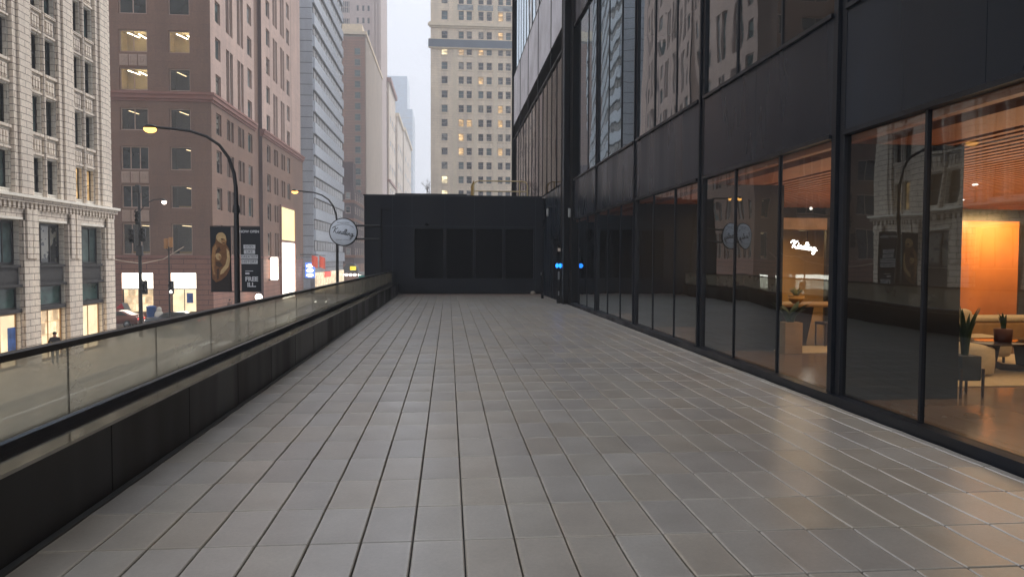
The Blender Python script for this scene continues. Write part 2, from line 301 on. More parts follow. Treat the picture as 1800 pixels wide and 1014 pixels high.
# ---------------------------------------------------------------- mesh helpers
WL = {}
class MB:
    def __init__(s): s.v = []; s.f = []; s.mi = []; s.k = 0; s.sm = []
    def _add(s, vs, fs, smooth=False):
        o = len(s.v); s.v += [tuple(p) for p in vs]
        for f in fs: s.f.append(tuple(i + o for i in f)); s.mi.append(s.k); s.sm.append(smooth)
    def mat(s, k): s.k = k; return s
    def quad(s, a, b, c, d): s._add([a, b, c, d], [(0, 1, 2, 3)]); return s
    def poly(s, pts): s._add(pts, [tuple(range(len(pts)))]); return s
    def box(s, x0, x1, y0, y1, z0, z1):
        v = [(x0, y0, z0), (x1, y0, z0), (x1, y1, z0), (x0, y1, z0), (x0, y0, z1), (x1, y0, z1), (x1, y1, z1), (x0, y1, z1)]
        s._add(v, [(3, 2, 1, 0), (4, 5, 6, 7), (0, 1, 5, 4), (1, 2, 6, 5), (2, 3, 7, 6), (3, 0, 4, 7)]); return s
    def bbox(s, x0, x1, y0, y1, z0, z1, b=.02):
        bm = bmesh.new(); r = bmesh.ops.create_cube(bm, size=1)
        for q in bm.verts: q.co = Vector(((x0 + x1) / 2 + q.co.x * (x1 - x0), (y0 + y1) / 2 + q.co.y * (y1 - y0), (z0 + z1) / 2 + q.co.z * (z1 - z0)))
        bmesh.ops.bevel(bm, geom=bm.edges[:], offset=b, segments=3, affect='EDGES', profile=.5)
        bm.verts.index_update(); s._add([q.co[:] for q in bm.verts], [[q.index for q in f.verts] for f in bm.faces], True); bm.free(); return s
    def prism(s, pts, dv):
        """closed outline pts extruded along dv"""
        n = len(pts); dv = Vector(dv); a = [Vector(p) for p in pts]; b = [p + dv for p in a]
        s._add(a + b, [tuple(range(n - 1, -1, -1)), tuple(range(n, 2 * n))] + [(i, (i + 1) % n, n + (i + 1) % n, n + i) for i in range(n)]); return s
    def tube(s, pts, r, n=8, cap=True, smooth=True):
        pts = [Vector(p) for p in pts]; rs = r if isinstance(r, (list, tuple)) else [r] * len(pts); rings = []; up = None
        for i, p in enumerate(pts):
            t = (pts[min(i + 1, len(pts) - 1)] - pts[max(i - 1, 0)]).normalized()
            if up is None: up = Vector((0, 0, 1)) if abs(t.z) < .9 else Vector((1, 0, 0))
            a = t.cross(up).normalized(); b = a.cross(t).normalized(); up = b
            rings.append([p + (a * math.cos(q) + b * math.sin(q)) * rs[i] for q in [2 * math.pi * j / n for j in range(n)]])
        vs = [q for R in rings for q in R]; fs = []
        for i in range(len(pts) - 1):
            for j in range(n): fs.append((i * n + j, i * n + (j + 1) % n, (i + 1) * n + (j + 1) % n, (i + 1) * n + j))
        s._add(vs, fs, smooth)
        if cap: s._add(rings[0], [tuple(range(n))]); s._add(rings[-1], [tuple(range(n - 1, -1, -1))])
        return s
    def lathe(s, prof, c, n=20, axis='Z'):
        vs = []; fs = []
        for r, h in prof:
            for j in range(n):
                q = 2 * math.pi * j / n; a, b = r * math.cos(q), r * math.sin(q)
                vs.append((c[0] + a, c[1] + b, c[2] + h) if axis == 'Z' else (c[0] + a, c[1] + h, c[2] + b) if axis == 'Y' else (c[0] + h, c[1] + a, c[2] + b))
        for i in range(len(prof) - 1):
            for j in range(n): fs.append((i * n + j, i * n + (j + 1) % n, (i + 1) * n + (j + 1) % n, (i + 1) * n + j))
        fs.append(tuple(range(n - 1, -1, -1))); fs.append(tuple((len(prof) - 1) * n + j for j in range(n)))
        s._add(vs, fs, True); return s
    def ball(s, c, rx, ry, rz, nu=14, nv=8):
        prof = [(max(1e-4, math.sin(math.pi * i / nv)), -math.cos(math.pi * i / nv)) for i in range(nv + 1)]
        vs = []; fs = []
        for r, h in prof:
            for j in range(nu):
                q = 2 * math.pi * j / nu; vs.append((c[0] + rx * r * math.cos(q), c[1] + ry * r * math.sin(q), c[2] + rz * h))
        for i in range(nv):
            for j in range(nu): fs.append((i * nu + j, i * nu + (j + 1) % nu, (i + 1) * nu + (j + 1) % nu, (i + 1) * nu + j))
        s._add(vs, fs, True); return s
    def build(s, name, mats, parent=None, origin=(0, 0, 0)):
        me = bpy.data.meshes.new(name); og = Vector(origin)
        me.from_pydata([tuple(Vector(p) - og) for p in s.v], [], s.f)
        for m in (mats if isinstance(mats, (list, tuple)) else [mats]): me.materials.append(m)
        me.polygons.foreach_set('material_index', s.mi); me.polygons.foreach_set('use_smooth', s.sm); me.update()
        bm = bmesh.new(); bm.from_mesh(me); bmesh.ops.recalc_face_normals(bm, faces=bm.faces[:]); bm.to_mesh(me); bm.free()
        return link(bpy.data.objects.new(name, me), og, parent)
def link(o, og, parent=None):
    COL.objects.link(o); og = Vector(og); WL[o.name] = og
    if parent is not None: o.parent = parent; o.location = og - WL[parent.name]
    else: o.location = og
    return o
def tag(o, label, cat, group=None):
    o['label'] = label; o['category'] = cat
    if group: o['group'] = group
    return o
def thing(name, loc, label, cat, group=None):
    return tag(link(bpy.data.objects.new(name, None), loc), label, cat, group)
def struct(o): o['kind'] = 'structure'; return o
def inst(src, loc, parent=None, matl=None):
    """copy of a thing or part, with its children"""
    c = src.copy(); link(c, loc, parent)
    for ch in list(src.children):
        g = ch.copy(); COL.objects.link(g); g.parent = c; g.location = ch.location; WL[g.name] = Vector(loc) + ch.location
        for h in list(ch.children):
            k = h.copy(); COL.objects.link(k); k.parent = g; k.location = h.location
    return c
# facade frames: local (u, out, z) -> world
def fr(ori, plane):
    if ori == 'E': return lambda u, d, z: (plane + d, u, z)      # faces +X
    if ori == 'W': return lambda u, d, z: (plane - d, u, z)      # faces -X
    return lambda u, d, z: (u, plane - d, z)                     # 'S' faces -Y
def fbox(mb, F, u0, u1, d0, d1, z0, z1):
    a = F(u0, d0, z0); b = F(u1, d1, z1)
    mb.box(min(a[0], b[0]), max(a[0], b[0]), min(a[1], b[1]), max(a[1], b[1]), z0, z1)
def holes(mb, F, u0, u1, z0, z1, hs, dep):
    """wall face with real openings and their reveals"""
    us = sorted({u0, u1} | {q for h in hs for q in h[:2] if u0 < q < u1}); zs = sorted({z0, z1} | {q for h in hs for q in h[2:4] if z0 < q < z1})
    for i in range(len(us) - 1):
        run = None
        for j in range(len(zs) - 1):
            c = ((us[i] + us[i + 1]) / 2, (zs[j] + zs[j + 1]) / 2)
            if not any(h[0] < c[0] < h[1] and h[2] < c[1] < h[3] for h in hs):
                mb.quad(F(us[i], 0, zs[j]), F(us[i + 1], 0, zs[j]), F(us[i + 1], 0, zs[j + 1]), F(us[i], 0, zs[j + 1]))
    for a, b, c, e in hs:
        for p, q in (((a, c), (b, c)), ((b, c), (b, e)), ((b, e), (a, e)), ((a, e), (a, c))):
            mb.quad(F(p[0], 0, p[1]), F(q[0], 0, q[1]), F(q[0], -dep, q[1]), F(p[0], -dep, p[1]))
_wc = {}
def window(ori, w, h, glass, fmat, bars=(1, 1), fw=.07, sill=0, surround=0, key=''):
    """source window mesh (frame > pane) kept aside; the first use places it, later uses copy it"""
    k = (ori, round(w, 2), round(h, 2), glass.name, fmat.name, bars, fw, sill, surround)
    def make(loc, parent):
        F = fr(ori, 0); m = MB()
        for a, b, c, e in ((-w / 2, -w / 2 + fw, -h / 2, h / 2), (w / 2 - fw, w / 2, -h / 2, h / 2), (-w / 2 + fw, w / 2 - fw, -h / 2, -h / 2 + fw), (-w / 2 + fw, w / 2 - fw, h / 2 - fw, h / 2)):
            fbox(m, F, a, b, -.05, .03, c, e)
        for i in range(1, bars[0]): u = -w / 2 + w * i / bars[0]; fbox(m, F, u - fw * .35, u + fw * .35, -.05, .015, -h / 2 + fw, h / 2 - fw)
        for i in range(1, bars[1]): z = -h / 2 + h * i / bars[1]; fbox(m, F, -w / 2 + fw, w / 2 - fw, -.05, .008, z - fw * .35, z + fw * .35)
        if sill: fbox(m, F, -w / 2 - .1, w / 2 + .1, -.03, sill, -h / 2 - .14, -h / 2 - .002)
        if surround:
            D = surround; t_ = .16
            for a, b, c, e in ((-w / 2 - t_, -w / 2 - .002, -h / 2 - t_, h / 2 + t_), (w / 2 + .002, w / 2 + t_, -h / 2 - t_, h / 2 + t_), (-w / 2 - .002, w / 2 + .002, h / 2 + .002, h / 2 + t_), (-w / 2 - .002, w / 2 + .002, -h / 2 - t_, -h / 2 - .002)):
                fbox(m, F, a, b, D - .1, D, c, e)
        v0 = [tuple(Vector(p) + Vector(loc)) for p in m.v]; m.v = v0
        o = m.build('window', fmat, parent, loc)
        g = MB(); tl = [random.uniform(-.012, .012) for _ in range(4)]
        g.quad(*[tuple(Vector(F(u, -.03 + q, z)) + Vector(loc)) for (u, z), q in zip(((-w / 2, -h / 2), (w / 2, -h / 2), (w / 2, h / 2), (-w / 2, h / 2)), tl)])
        g.build('pane', glass, o, loc)
        return o
    def put(loc, parent):
        if k in _wc: return inst(_wc[k], loc, parent)
        _wc[k] = make(loc, parent); return _wc[k]
    return put
def text(s, size, F, u, d, z, mat, name, parent, ext=.01, align='CENTER', shear=0, slope=0.0, bold=0):
    c = bpy.data.curves.new('t', 'FONT'); c.body = s; c.size = size; c.align_x = align; c.align_y = 'CENTER'; c.shear = shear; c.offset = bold; c.resolution_u = 3
    o = bpy.data.objects.new('t', c); COL.objects.link(o); dg = bpy.context.evaluated_depsgraph_get()
    me = bpy.data.meshes.new_from_object(o.evaluated_get(dg)); COL.objects.unlink(o); bpy.data.objects.remove(o)
    m = MB(); cs, sn = math.cos(slope), math.sin(slope)
    for i, p in enumerate(me.vertices): m.v.append(F(u + p.co.x * cs - p.co.y * sn, d, z + p.co.x * sn + p.co.y * cs))
    for p in me.polygons: m.f.append(tuple(p.vertices)); m.mi.append(0); m.sm.append(False)
    return m.build(name, mat, parent)
SCRIPT = [[(-.3, .62), (-.2, .85), (0, .98), (.18, .98), (.13, .5), (0, 0)], [(.62, 1.0), (.36, .66), (.12, .5), (.3, .24), (.5, 0), (.66, .06), (.8, .45), (.8, .12), (.88, 0), (1.0, .12), (1.06, .45), (1.05, 0)],
          [(1.06, .25), (1.18, .44), (1.27, .36), (1.28, .06), (1.36, 0), (1.46, .1)], [(1.76, .38), (1.62, .45), (1.48, .25), (1.55, .03), (1.7, .1), (1.82, .5), (1.9, 1.0), (1.82, .3), (1.87, .03), (1.97, .1), (2.12, .6), (2.16, .95), (2.06, .9), (2.04, .3), (2.12, .02), (2.22, .1), (2.32, .45), (2.32, .1), (2.4, 0), (2.5, .12), (2.56, .45), (2.55, 0)],
          [(2.56, .25), (2.68, .44), (2.77, .36), (2.78, .06), (2.86, 0), (2.96, .1)], [(3.28, .4), (3.12, .45), (3.0, .25), (3.07, .04), (3.2, .1), (3.33, .45), (3.28, -.2), (3.1, -.48), (2.95, -.32), (3.3, .0), (3.62, .12)], [(.83, .66), (.86, .72)], [(2.35, .66), (2.38, .72)]]
def script_word(m, F, u, d, z, size, slope, r, n=6):
    cs, sn = math.cos(slope), math.sin(slope)
    for st in SCRIPT:
        pts = []
        for i in range(len(st) - 1):          # rounded strokes
            p0 = st[max(i - 1, 0)]; p1 = st[i]; p2 = st[i + 1]; p3 = st[min(i + 2, len(st) - 1)]
            for q in range(4):
                t = q / 4; pts.append(tuple(.5 * (2 * b + (c - a) * t + (2 * a - 5 * b + 4 * c - e) * t * t + (3 * b - a - 3 * c + e) * t ** 3) for a, b, c, e in zip(p0, p1, p2, p3)))
        pts.append(st[-1])
        w = [((x - 1.66) * size, (y - .35) * size) for x, y in pts]
        m.tube([F(u + a * cs - b * sn, d, z + a * sn + b * cs) for a, b in w], r, n)

GZ, SZ = -4.6, -4.45           # road and pavement levels below the terrace
FX = -23.8                     # street wall of the buildings opposite

# ---------------------------------------------------------------- ground
g = MB(); g.box(-600, 600, -200, 2400, GZ - .3, GZ - .01); struct(g.build('ground', m_asphalt))
g = MB(); g.box(-18.5, -7.6, -80, 1200, GZ - .005, GZ); g.box(-80, -18.5, 57, 72.4, GZ - .005, GZ); struct(g.build('road', m_asphalt))
g = MB()
g.box(FX - .5, -18.66, -40, 56.84, GZ, SZ); g.box(-70, FX - .5, 53.2, 56.84, GZ, SZ); g.box(FX - .5, -18.66, 72.56, 600, GZ, SZ); g.box(-70, FX - .5, 72.56, 76.4, GZ, SZ)
g.box(-7.44, -2.9, -40, 600, GZ, SZ); struct(g.build('sidewalk', m_walk2))
g = MB()
g.box(-18.66, -18.5, -40, 57, GZ, SZ + .004); g.box(-18.66, -18.5, 72.4, 600, GZ, SZ + .004); g.box(-7.6, -7.44, -40, 600, GZ, SZ + .004)
g.box(-70, -18.66, 56.84, 57, GZ, SZ + .004); g.box(-70, -18.66, 72.4, 72.56, GZ, SZ + .004); struct(g.build('kerb', m_kerb))
g = MB()
g.box(-17.25, -17.1, -40, 52, GZ + .002, GZ + .006); g.box(-17.25, -17.1, 77, 400, GZ + .002, GZ + .006)
for k in range(-6, 60):
    y = k * 6.0
    if y < 50 or y > 78: g.box(-14.3, -14.18, y, y + 3, GZ + .002, GZ + .006); g.box(-11.2, -11.08, y, y + 3, GZ + .002, GZ + .006)
for k in range(9): g.box(-18 + k * 1.2, -17.4 + k * 1.2, 53.2, 56, GZ + .002, GZ + .006); g.box(-18 + k * 1.2, -17.4 + k * 1.2, 73.4, 76.2, GZ + .002, GZ + .006)
struct(g.build('road_marking', m_paint))

# ---------------------------------------------------------------- terrace paving: real slabs with open joints
SX, SY, X0, Y0 = .2991, .5989, -.5071, 4.2057
bm = bmesh.new(); tint = bm.loops.layers.float_color.new('tint')
cols = [X0 + SX * i for i in range(-6, 17)]; 
xs = list(zip(cols[:-1], cols[1:])) + [(cols[-1], 4.375)]
greys = [lin(160, 153, 140), lin(157, 151, 141), lin(162, 156, 146), lin(153, 147, 138), lin(158, 149, 134), lin(160, 151, 137)]
for j in range(-13, 51):
    ya, yb = Y0 + SY * j, Y0 + SY * (j + 1)
    if yb > 34.46: yb = 34.46
    if ya > 34.3: continue
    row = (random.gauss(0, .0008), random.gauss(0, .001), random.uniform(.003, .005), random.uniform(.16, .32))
    for xa, xb in xs:
        gx, gy, c, cy = .0048, .0062, .006, .0015
        a0, a1, b0, b1 = xa + gx, xb - gx, ya + gy, yb - gy
        k = [random.gauss(0, .0009) for _ in range(3)]; tx, ty = k[1] * .7, row[1] + k[2] * .5 - .0006; curl = row[2] + random.uniform(-.0006, .0006)
        def zz(x, y):
            t_ = (y - (b0 + b1) / 2) / .3; return row[0] + k[0] * .6 + tx * (x - (a0 + a1) / 2) / .15 + ty * t_ + curl * t_ * t_
        NY = 6; rim = .022; ysub = [b0 + cy, b0 + cy + rim] + [b0 + rim + cy + (b1 - b0 - 2 * rim - 2 * cy) * q / 4 for q in (1, 2, 3)] + [b1 - cy - rim, b1 - cy]
        xsub = [a0 + c, a0 + c + rim * .8, a1 - c - rim * .8, a1 - c] if xb - xa > .2 else [a0 + c, a1 - c]
        gv = [[bm.verts.new((x, y, zz(x, y))) for x in xsub] for y in ysub]; grid = [(r_[0], r_[-1]) for r_ in gv]
        fs = [bm.faces.new((gv[q][w_], gv[q][w_ + 1], gv[q + 1][w_ + 1], gv[q + 1][w_])) for q in range(NY) for w_ in range(len(xsub) - 1)]
        for f in fs: f.smooth = True
        inner = {v for r_ in gv[1:-1] for v in r_[1:-1]}
        ring_t = [bm.verts.new(g_[0].co) for g_ in grid] + [bm.verts.new(g_[1].co) for g_ in grid[::-1]]
        def outer(zoff, low=False):
            L_ = [bm.verts.new((a0, y_, -.045 if low else zz(a0, y_) - c)) for y_ in [b0] + ysub[1:-1] + [b1]]
            R_ = [bm.verts.new((a1, y_, -.045 if low else zz(a1, y_) - c)) for y_ in [b0] + ysub[1:-1] + [b1]]
            return L_ + R_[::-1]
        mid, low = outer(0), outer(0, True); n_ = len(mid)
        for A, B in ((mid, ring_t), (low, mid)):
            for q in range(n_): fs.append(bm.faces.new((A[q], B[q], B[(q + 1) % n_], A[(q + 1) % n_])))
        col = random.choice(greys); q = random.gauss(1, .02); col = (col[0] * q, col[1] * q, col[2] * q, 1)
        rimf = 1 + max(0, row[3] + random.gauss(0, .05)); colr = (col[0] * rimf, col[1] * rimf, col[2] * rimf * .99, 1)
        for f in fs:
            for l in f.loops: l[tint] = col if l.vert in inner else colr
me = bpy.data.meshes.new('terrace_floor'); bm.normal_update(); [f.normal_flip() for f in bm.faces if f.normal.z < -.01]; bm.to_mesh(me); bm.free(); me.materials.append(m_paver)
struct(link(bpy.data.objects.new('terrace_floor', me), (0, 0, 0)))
g = MB(); g.box(-2.9, 4.9, -6, 34.6, -.6, -.05); struct(g.build('terrace_base', m_kerbblk))
g = MB(); g.box(-2.352, -2.303, -5, 34.47, -.05, .006); struct(g.build('edge_strip', m_flash))

# ---------------------------------------------------------------- glass parapet along the street side
PY0, PY1 = -5.0, 34.47
par = thing('glass_parapet', (-2.5, 10, 0), 'long glass parapet with dark handrail on a black kerb along the street edge', 'parapet')
g = MB(); g.box(-2.75, -2.355, PY0, PY1, -4.4, .485); g.build('kerb_wall', m_kerbblk, par)
g = MB(); g.box(-2.76, -2.345, PY0, PY1, .485, .505); g.build('ledge', m_ledge, par)
g = MB()
g.prism([(-2.60, PY0, .505), (-2.60, PY0, .555), (-2.615, PY0, .57), (-2.64, PY0, .57), (-2.64, PY0, .505)], (0, PY1 - PY0, 0))
g.box(-2.70, -2.664, PY0, PY1, .505, .57); g.build('base_channel', m_shoe, par)
g = MB(); g.prism([(-2.685, PY0, 1.03), (-2.685, PY0, 1.072), (-2.675, PY0, 1.078), (-2.628, PY0, 1.078), (-2.618, PY0, 1.072), (-2.618, PY0, 1.03)], (0, PY1 - PY0, 0)); g.build('handrail', m_rail, par)
k = -7
while True:
    ya = 5.29 + 1.53 * k; yb = min(ya + 1.53, PY1); k += 1
    if ya > PY1 - .2: break
    if yb < PY0 + .2: continue
    ya = max(ya, PY0); g = MB(); g.box(-2.658, -2.646, ya + .006, yb - .006, .52, 1.031); g.build('glass_panel', m_pglass, par); g = MB(); g.box(-2.656, -2.648, yb - .006, yb + .006, .57, 1.03); g.build('joint_gasket', m_rail, par)
for k in range(1, 26):   # seams in the black kerb
    y = 2.2 + k * 1.53
    if y < PY1 - .3:
        g = MB(); g.box(-2.355, -2.352, y - .004, y + .004, .02, .48); g.build('joint_strip', m_louver, par)

# ---------------------------------------------------------------- black service building closing the terrace
BY = 34.48
sb = thing('service_building', (0, BY, 0), 'low black panelled building with four louvre bays at the end of the terrace', 'building')
g = MB(); F = fr('S', BY); lv = [(-1.61, -.22), (-.12, 1.18), (1.28, 2.59), (2.69, 4.06)]
holes(g, F, -3.93, 4.45, -4.4, 4.60, [(a, b, .72, 3.09) for a, b in lv], .16)
g.box(-3.93, 5.2, BY + .17, BY + 14, -4.4, 4.58); g.box(-3.93, -3.9, BY, BY + .17, -4.4, 4.6); g.build('wall', m_matte, sb)
g = MB(); g.box(-3.97, 4.45, BY - .03, BY + .35, 4.6, 4.66); g.box(-3.97, -3.62, BY + .35, BY + 14, 4.6, 4.66); g.build('coping', m_blackfin, sb)
for a, b in lv:
    g = MB(); n = 26
    for i in range(n):
        u = a + .03 + (b - a - .06) * (i + .5) / n; g.quad((u - .024, BY + .15, .74), (u + .012, BY + .05, .74), (u + .012, BY + .05, 3.07), (u - .024, BY + .15, 3.07))
    g.box(a + .002, b - .002, BY + .152, BY + .158, .722, 3.088); g.build('louvre', m_louver, sb)
g = MB()
for u in (-2.62, -1.71, -.17, 1.23, 2.64, 4.14): g.box(u - .006, u + .006, BY - .004, BY, .1 if u < -2 or u > 4 else 3.12, 4.6)
g.box(-3.93, -1.72, BY - .004, BY, 3.185, 3.197); g.box(-1.70, 4.13, BY - .004, BY, 3.185, 3.197); g.build('panel_seam', plain('dull_sealant', lin(44, 50, 58), .7), sb)
g = MB(); g.box(-3.2, 4.4, BY - .05, BY - .005, .0, .14); g.build('base_flashing', m_louver, sb)
g = MB(); g.box(-2.6, .9, BY + 1.5, BY + 1.7, 4.58, 4.86); g.build('roof_upstand', m_darkint, sb)
cm = thing('security_camera', (-1.0, BY, 3.18), 'small black security camera above the first louvre bay', 'camera')
g = MB(); g.tube([(-1.0, BY, 3.2), (-1.0, BY - .12, 3.2), (-1.0, BY - .12, 3.25)], .012); g.build('bracket', m_louver, cm)
g = MB(); g.tube([(-1.06, BY - .06, 3.28), (-.92, BY - .24, 3.25)], .045, 10); g.build('housing', m_louver, cm)
# sign bracket post with disc sign
sp = thing('sign_post', (-3.15, BY - .22, 0), 'slim black post with a short arm at the top in front of the black building', 'post')
g = MB(); g.box(-3.20, -3.11, BY - .20, BY - .10, .0, 4.04); g.build('post', m_louver, sp)
g = MB(); g.box(-3.11, -2.66, BY - .19, BY - .11, 3.95, 4.02); g.build('lamp_arm', m_louver, sp)
ds = thing('disc_sign', (-4.86, BY - .35, 2.9), 'round frosted sign with black script lettering held out beside the black building', 'sign')
DZ, DX, DR = 2.885, -4.86, .63
g = MB()
for z in (3.19, 2.57): g.tube([(DX + .3, BY - .15, z), (-3.2, BY - .15, z)], .045, 8)
g.build('arm', m_pole, ds)
g = MB(); g.lathe([(DR, -.09), (DR + .025, -.07), (DR + .025, .07), (DR, .09)], (DX, BY - .16, DZ), 40, 'Y'); g.build('rim', m_signblk, ds)
g = MB(); g.lathe([(.001, -.1), (DR - .03, -.1), (DR - .02, -.091)], (DX, BY - .16, DZ), 40, 'Y'); g.build('sign_face', m_disc, ds)
g = MB(); script_word(g, fr('S', BY - .16), DX, .105, DZ - .02, .27, -.2, .014, 5)
g.tube([(DX + .5 * math.cos(q), BY - .265, DZ + .1 + .26 * math.sin(q)) for q in [math.pi * (.12 + .8 * i / 14) for i in range(15)]], .008, 5); g.build('lettering', m_signblk, ds)
text('DOWNTOWN', .085, fr('S', BY - .16), DX, .104, DZ + .43, m_signblk, 'lettering', ds); text('COOKOUT & COCKTAILS', .06, fr('S', BY - .16), DX, .104, DZ - .36, m_signblk, 'lettering', ds)
# yellow guard rail on the roof
gr = thing('roof_guardrail', (2.4, 37, 4.6), 'pale yellow pipe guardrail standing on the flat black roof', 'guardrail')
gy = 37.0
g = MB(); g.tube([(1.55, gy, 5.62), (3.75, gy, 5.62), (3.95, gy, 5.56), (4.02, gy, 5.42), (4.02, gy, 4.6)], .032); g.tube([(1.55, gy, 5.62), (1.36, gy, 5.56), (1.28, gy, 5.42), (1.28, gy, 4.6)], .032); g.build('top_rail', m_yrail, gr)
g = MB(); g.tube([(1.28, gy, 5.1), (4.02, gy, 5.1)], .028); g.build('mid_rail', m_yrail, gr)
g = MB(); g.tube([(3.62, gy, 5.62), (3.62, gy, 4.6)], .028); g.build('post', m_yrail, gr)
g = MB()
for k in range(5):
    y = gy + .3 + k * .55; g.tube([(1.28 - k * .01, y, 4.6), (1.28 - k * .01, y, 5.58)], .035)
g.tube([(1.28, gy, 5.6), (1.24, gy + 2.6, 5.6)], .035); g.tube([(1.28, gy, 5.1), (1.24, gy + 2.6, 5.1)], .035); g.build('side_rail', m_ymesh, gr)
g = MB(); g.bbox(3.2, 3.6, gy - .1, gy + .2, 4.585, 4.66, .01); g.build('base_weight', m_ymesh, gr)

# ---------------------------------------------------------------- black tower
TX = 4.458
tw = thing('black_office_tower', (TX, 20, 0), 'black steel office tower with tall dark glass bays along the terrace', 'building')
BAYS = [8.05 + 4.585 * k for k in range(-3, 5)]      # -5.7 .. 26.39
ZS = (.10, 3.07, 4.52, 9.90, 10.75, 14.1)
W_ = fr('W', TX)
# bottom rail, heads, sills
g = MB(); fbox(g, W_, BAYS[0], BAYS[-1] - .55, -.1, .06, -.04, .10); g.build('sill_rail', m_blackfin, tw)
def spandrel(y0, y1, z0, z1, d=.0, m=None):
    g = MB(); fbox(g, W_, y0, y1, -.2, d, z0, z1); return g.build('spandrel_panel', m or m_black, tw)
def mull(y, z0, z1, w=.036, d=-.035):
    g = MB(); fbox(g, W_, y - w / 2, y + w / 2, -.08, d, z0, z1); return g.build('mullion', m_blackfin, tw)
for a, b in zip(BAYS[:-1], BAYS[1:]):
    b2 = b - .5 if b == BAYS[-1] else b
    mid = (a + b) / 2
    spandrel(a + .14, mid - .004, 3.12, 4.47, -.02); spandrel(mid + .004, b2 - .14, 3.12, 4.47, -.021)
    g = MB()
    for z0, z1 in ((3.07, 3.12), (4.47, 4.52), (9.9, 9.97)):
        g = MB(); fbox(g, W_, a + .14, b2 - .14, -.1, .02, z0, z1); g.build('transom', m_blackfin, tw)
    for lv_ in ((.10, 3.07), (4.52, 9.90)):
        for i in range(3):
            ya, yb = a + (b - a) * i / 3 + (.14 if i == 0 else .025), a + (b - a) * (i + 1) / 3 - (.14 if i == 2 else .025)
            if yb > b2 - .14: yb = b2 - .14
            t0, t1, t2, t3 = [random.uniform(-.006, .006) for _ in range(4)]
            g = MB(); n = 6   # slightly bowed pane
            bow = random.uniform(-.006, .010)
            P = lambda s, t: W_(ya + (yb - ya) * s, -.055 + bow * 4 * s * (1 - s) * 4 * t * (1 - t) + (t0 * (1 - s) + t1 * s) * (1 - t) + (t2 * (1 - s) + t3 * s) * t, lv_[0] + (lv_[1] - lv_[0]) * t)
            vs = [P(i_ / n, j_ / n) for j_ in range(n + 1) for i_ in range(n + 1)]
            g._add(vs, [(j_ * (n + 1) + i_, j_ * (n + 1) + i_ + 1, (j_ + 1) * (n + 1) + i_ + 1, (j_ + 1) * (n + 1) + i_) for j_ in range(n) for i_ in range(n)], True)
            g.build('glass_pane', m_tglass, tw)
            if i < 2: mull(a + (b - a) * (i + 1) / 3, lv_[0], lv_[1])
for y in BAYS[:-1]:
    g = MB(); fbox(g, W_, y - .14, y - .05, -.1, -.015, -.03, 9.97); fbox(g, W_, y + .05, y + .14, -.1, -.015, -.03, 9.97)
    fbox(g, W_, y - .05, y + .05, -.1, -.03, -.03, 9.97); fbox(g, W_, y - .014, y + .014, -.03, .02, -.03, 9.97); g.build('bay_mullion', m_blackfin, tw)
# big corner column between near and far facade
g = MB(); g.box(4.22, 4.95, 26.42, 27.2, -.04, 30); fbox(g, W_, 25.85, 26.42, -.4, .03, -.04, 30); g.build('steel_column', m_louver, tw)
g = MB(); g.box(4.20, 4.22, 26.5, 26.56, .1, 30); g.build('column_glint', m_shoe, tw)  # added strip stands in for the bright reflection along the column
g = MB(); fbox(g, W_, BAYS[0], 25.84, -.3, .0, 9.97, 30); g.build('upper_facade', m_black, tw)
# far section
spandrel(27.2, 50, -.04, 4.66, -.1)
FB = [27.2 + 1.52 * k for k in range(16)]
for k in range(15):
    for z0, z1 in ((4.7, 9.85), (14.15, 19.2)):
        q = [random.uniform(-.006, .006) for _ in range(4)]
        g = MB(); g.quad(W_(FB[k] + .02, -.05 + q[0], z0), W_(FB[k + 1] - .02, -.05 + q[1], z0), W_(FB[k + 1] - .02, -.05 + q[2], z1), W_(FB[k] + .02, -.05 + q[3], z1)); g.build('glass_pane', m_bronze if z0 < 8 else m_tglass, tw)
for k in range(16):
    mull(FB[k], 4.66, 9.9, .06, -.03); mull(FB[k], 14.1, 19.2, .06, -.03)
for k in range(0, 15, 3):
    a, b = FB[k], FB[k + 3]
    g = MB(); fbox(g, W_, a + .04, b - .04, -.2, -.12, 9.9, 10.75)
    for i in range(9): z = 9.95 + i * .085; g.quad(W_(a + .05, -.12, z), W_(b - .05, -.12, z), W_(b - .05, -.02, z + .03), W_(a + .05, -.02, z + .03))
    g.build('louvre', m_louver, tw)
    spandrel(a + .02, b - .02, 10.8, 14.1, -.01, m_skysheen)
    mull(a, 9.9, 14.1, .07, .015)
for z0, z1, d_ in ((9.84, 9.9, .02), (10.75, 10.8, .01), (14.1, 14.15, .01), (19.2, 30, .0)):
    g = MB(); fbox(g, W_, 27.2, 50.02, -.1, d_, z0, z1); g.build('transom', m_blackfin, tw)
g = MB(); g.box(TX - .08, TX + .5, 50.0, 50.6, -4.4, 30); g.build('corner_column', m_louver, tw)
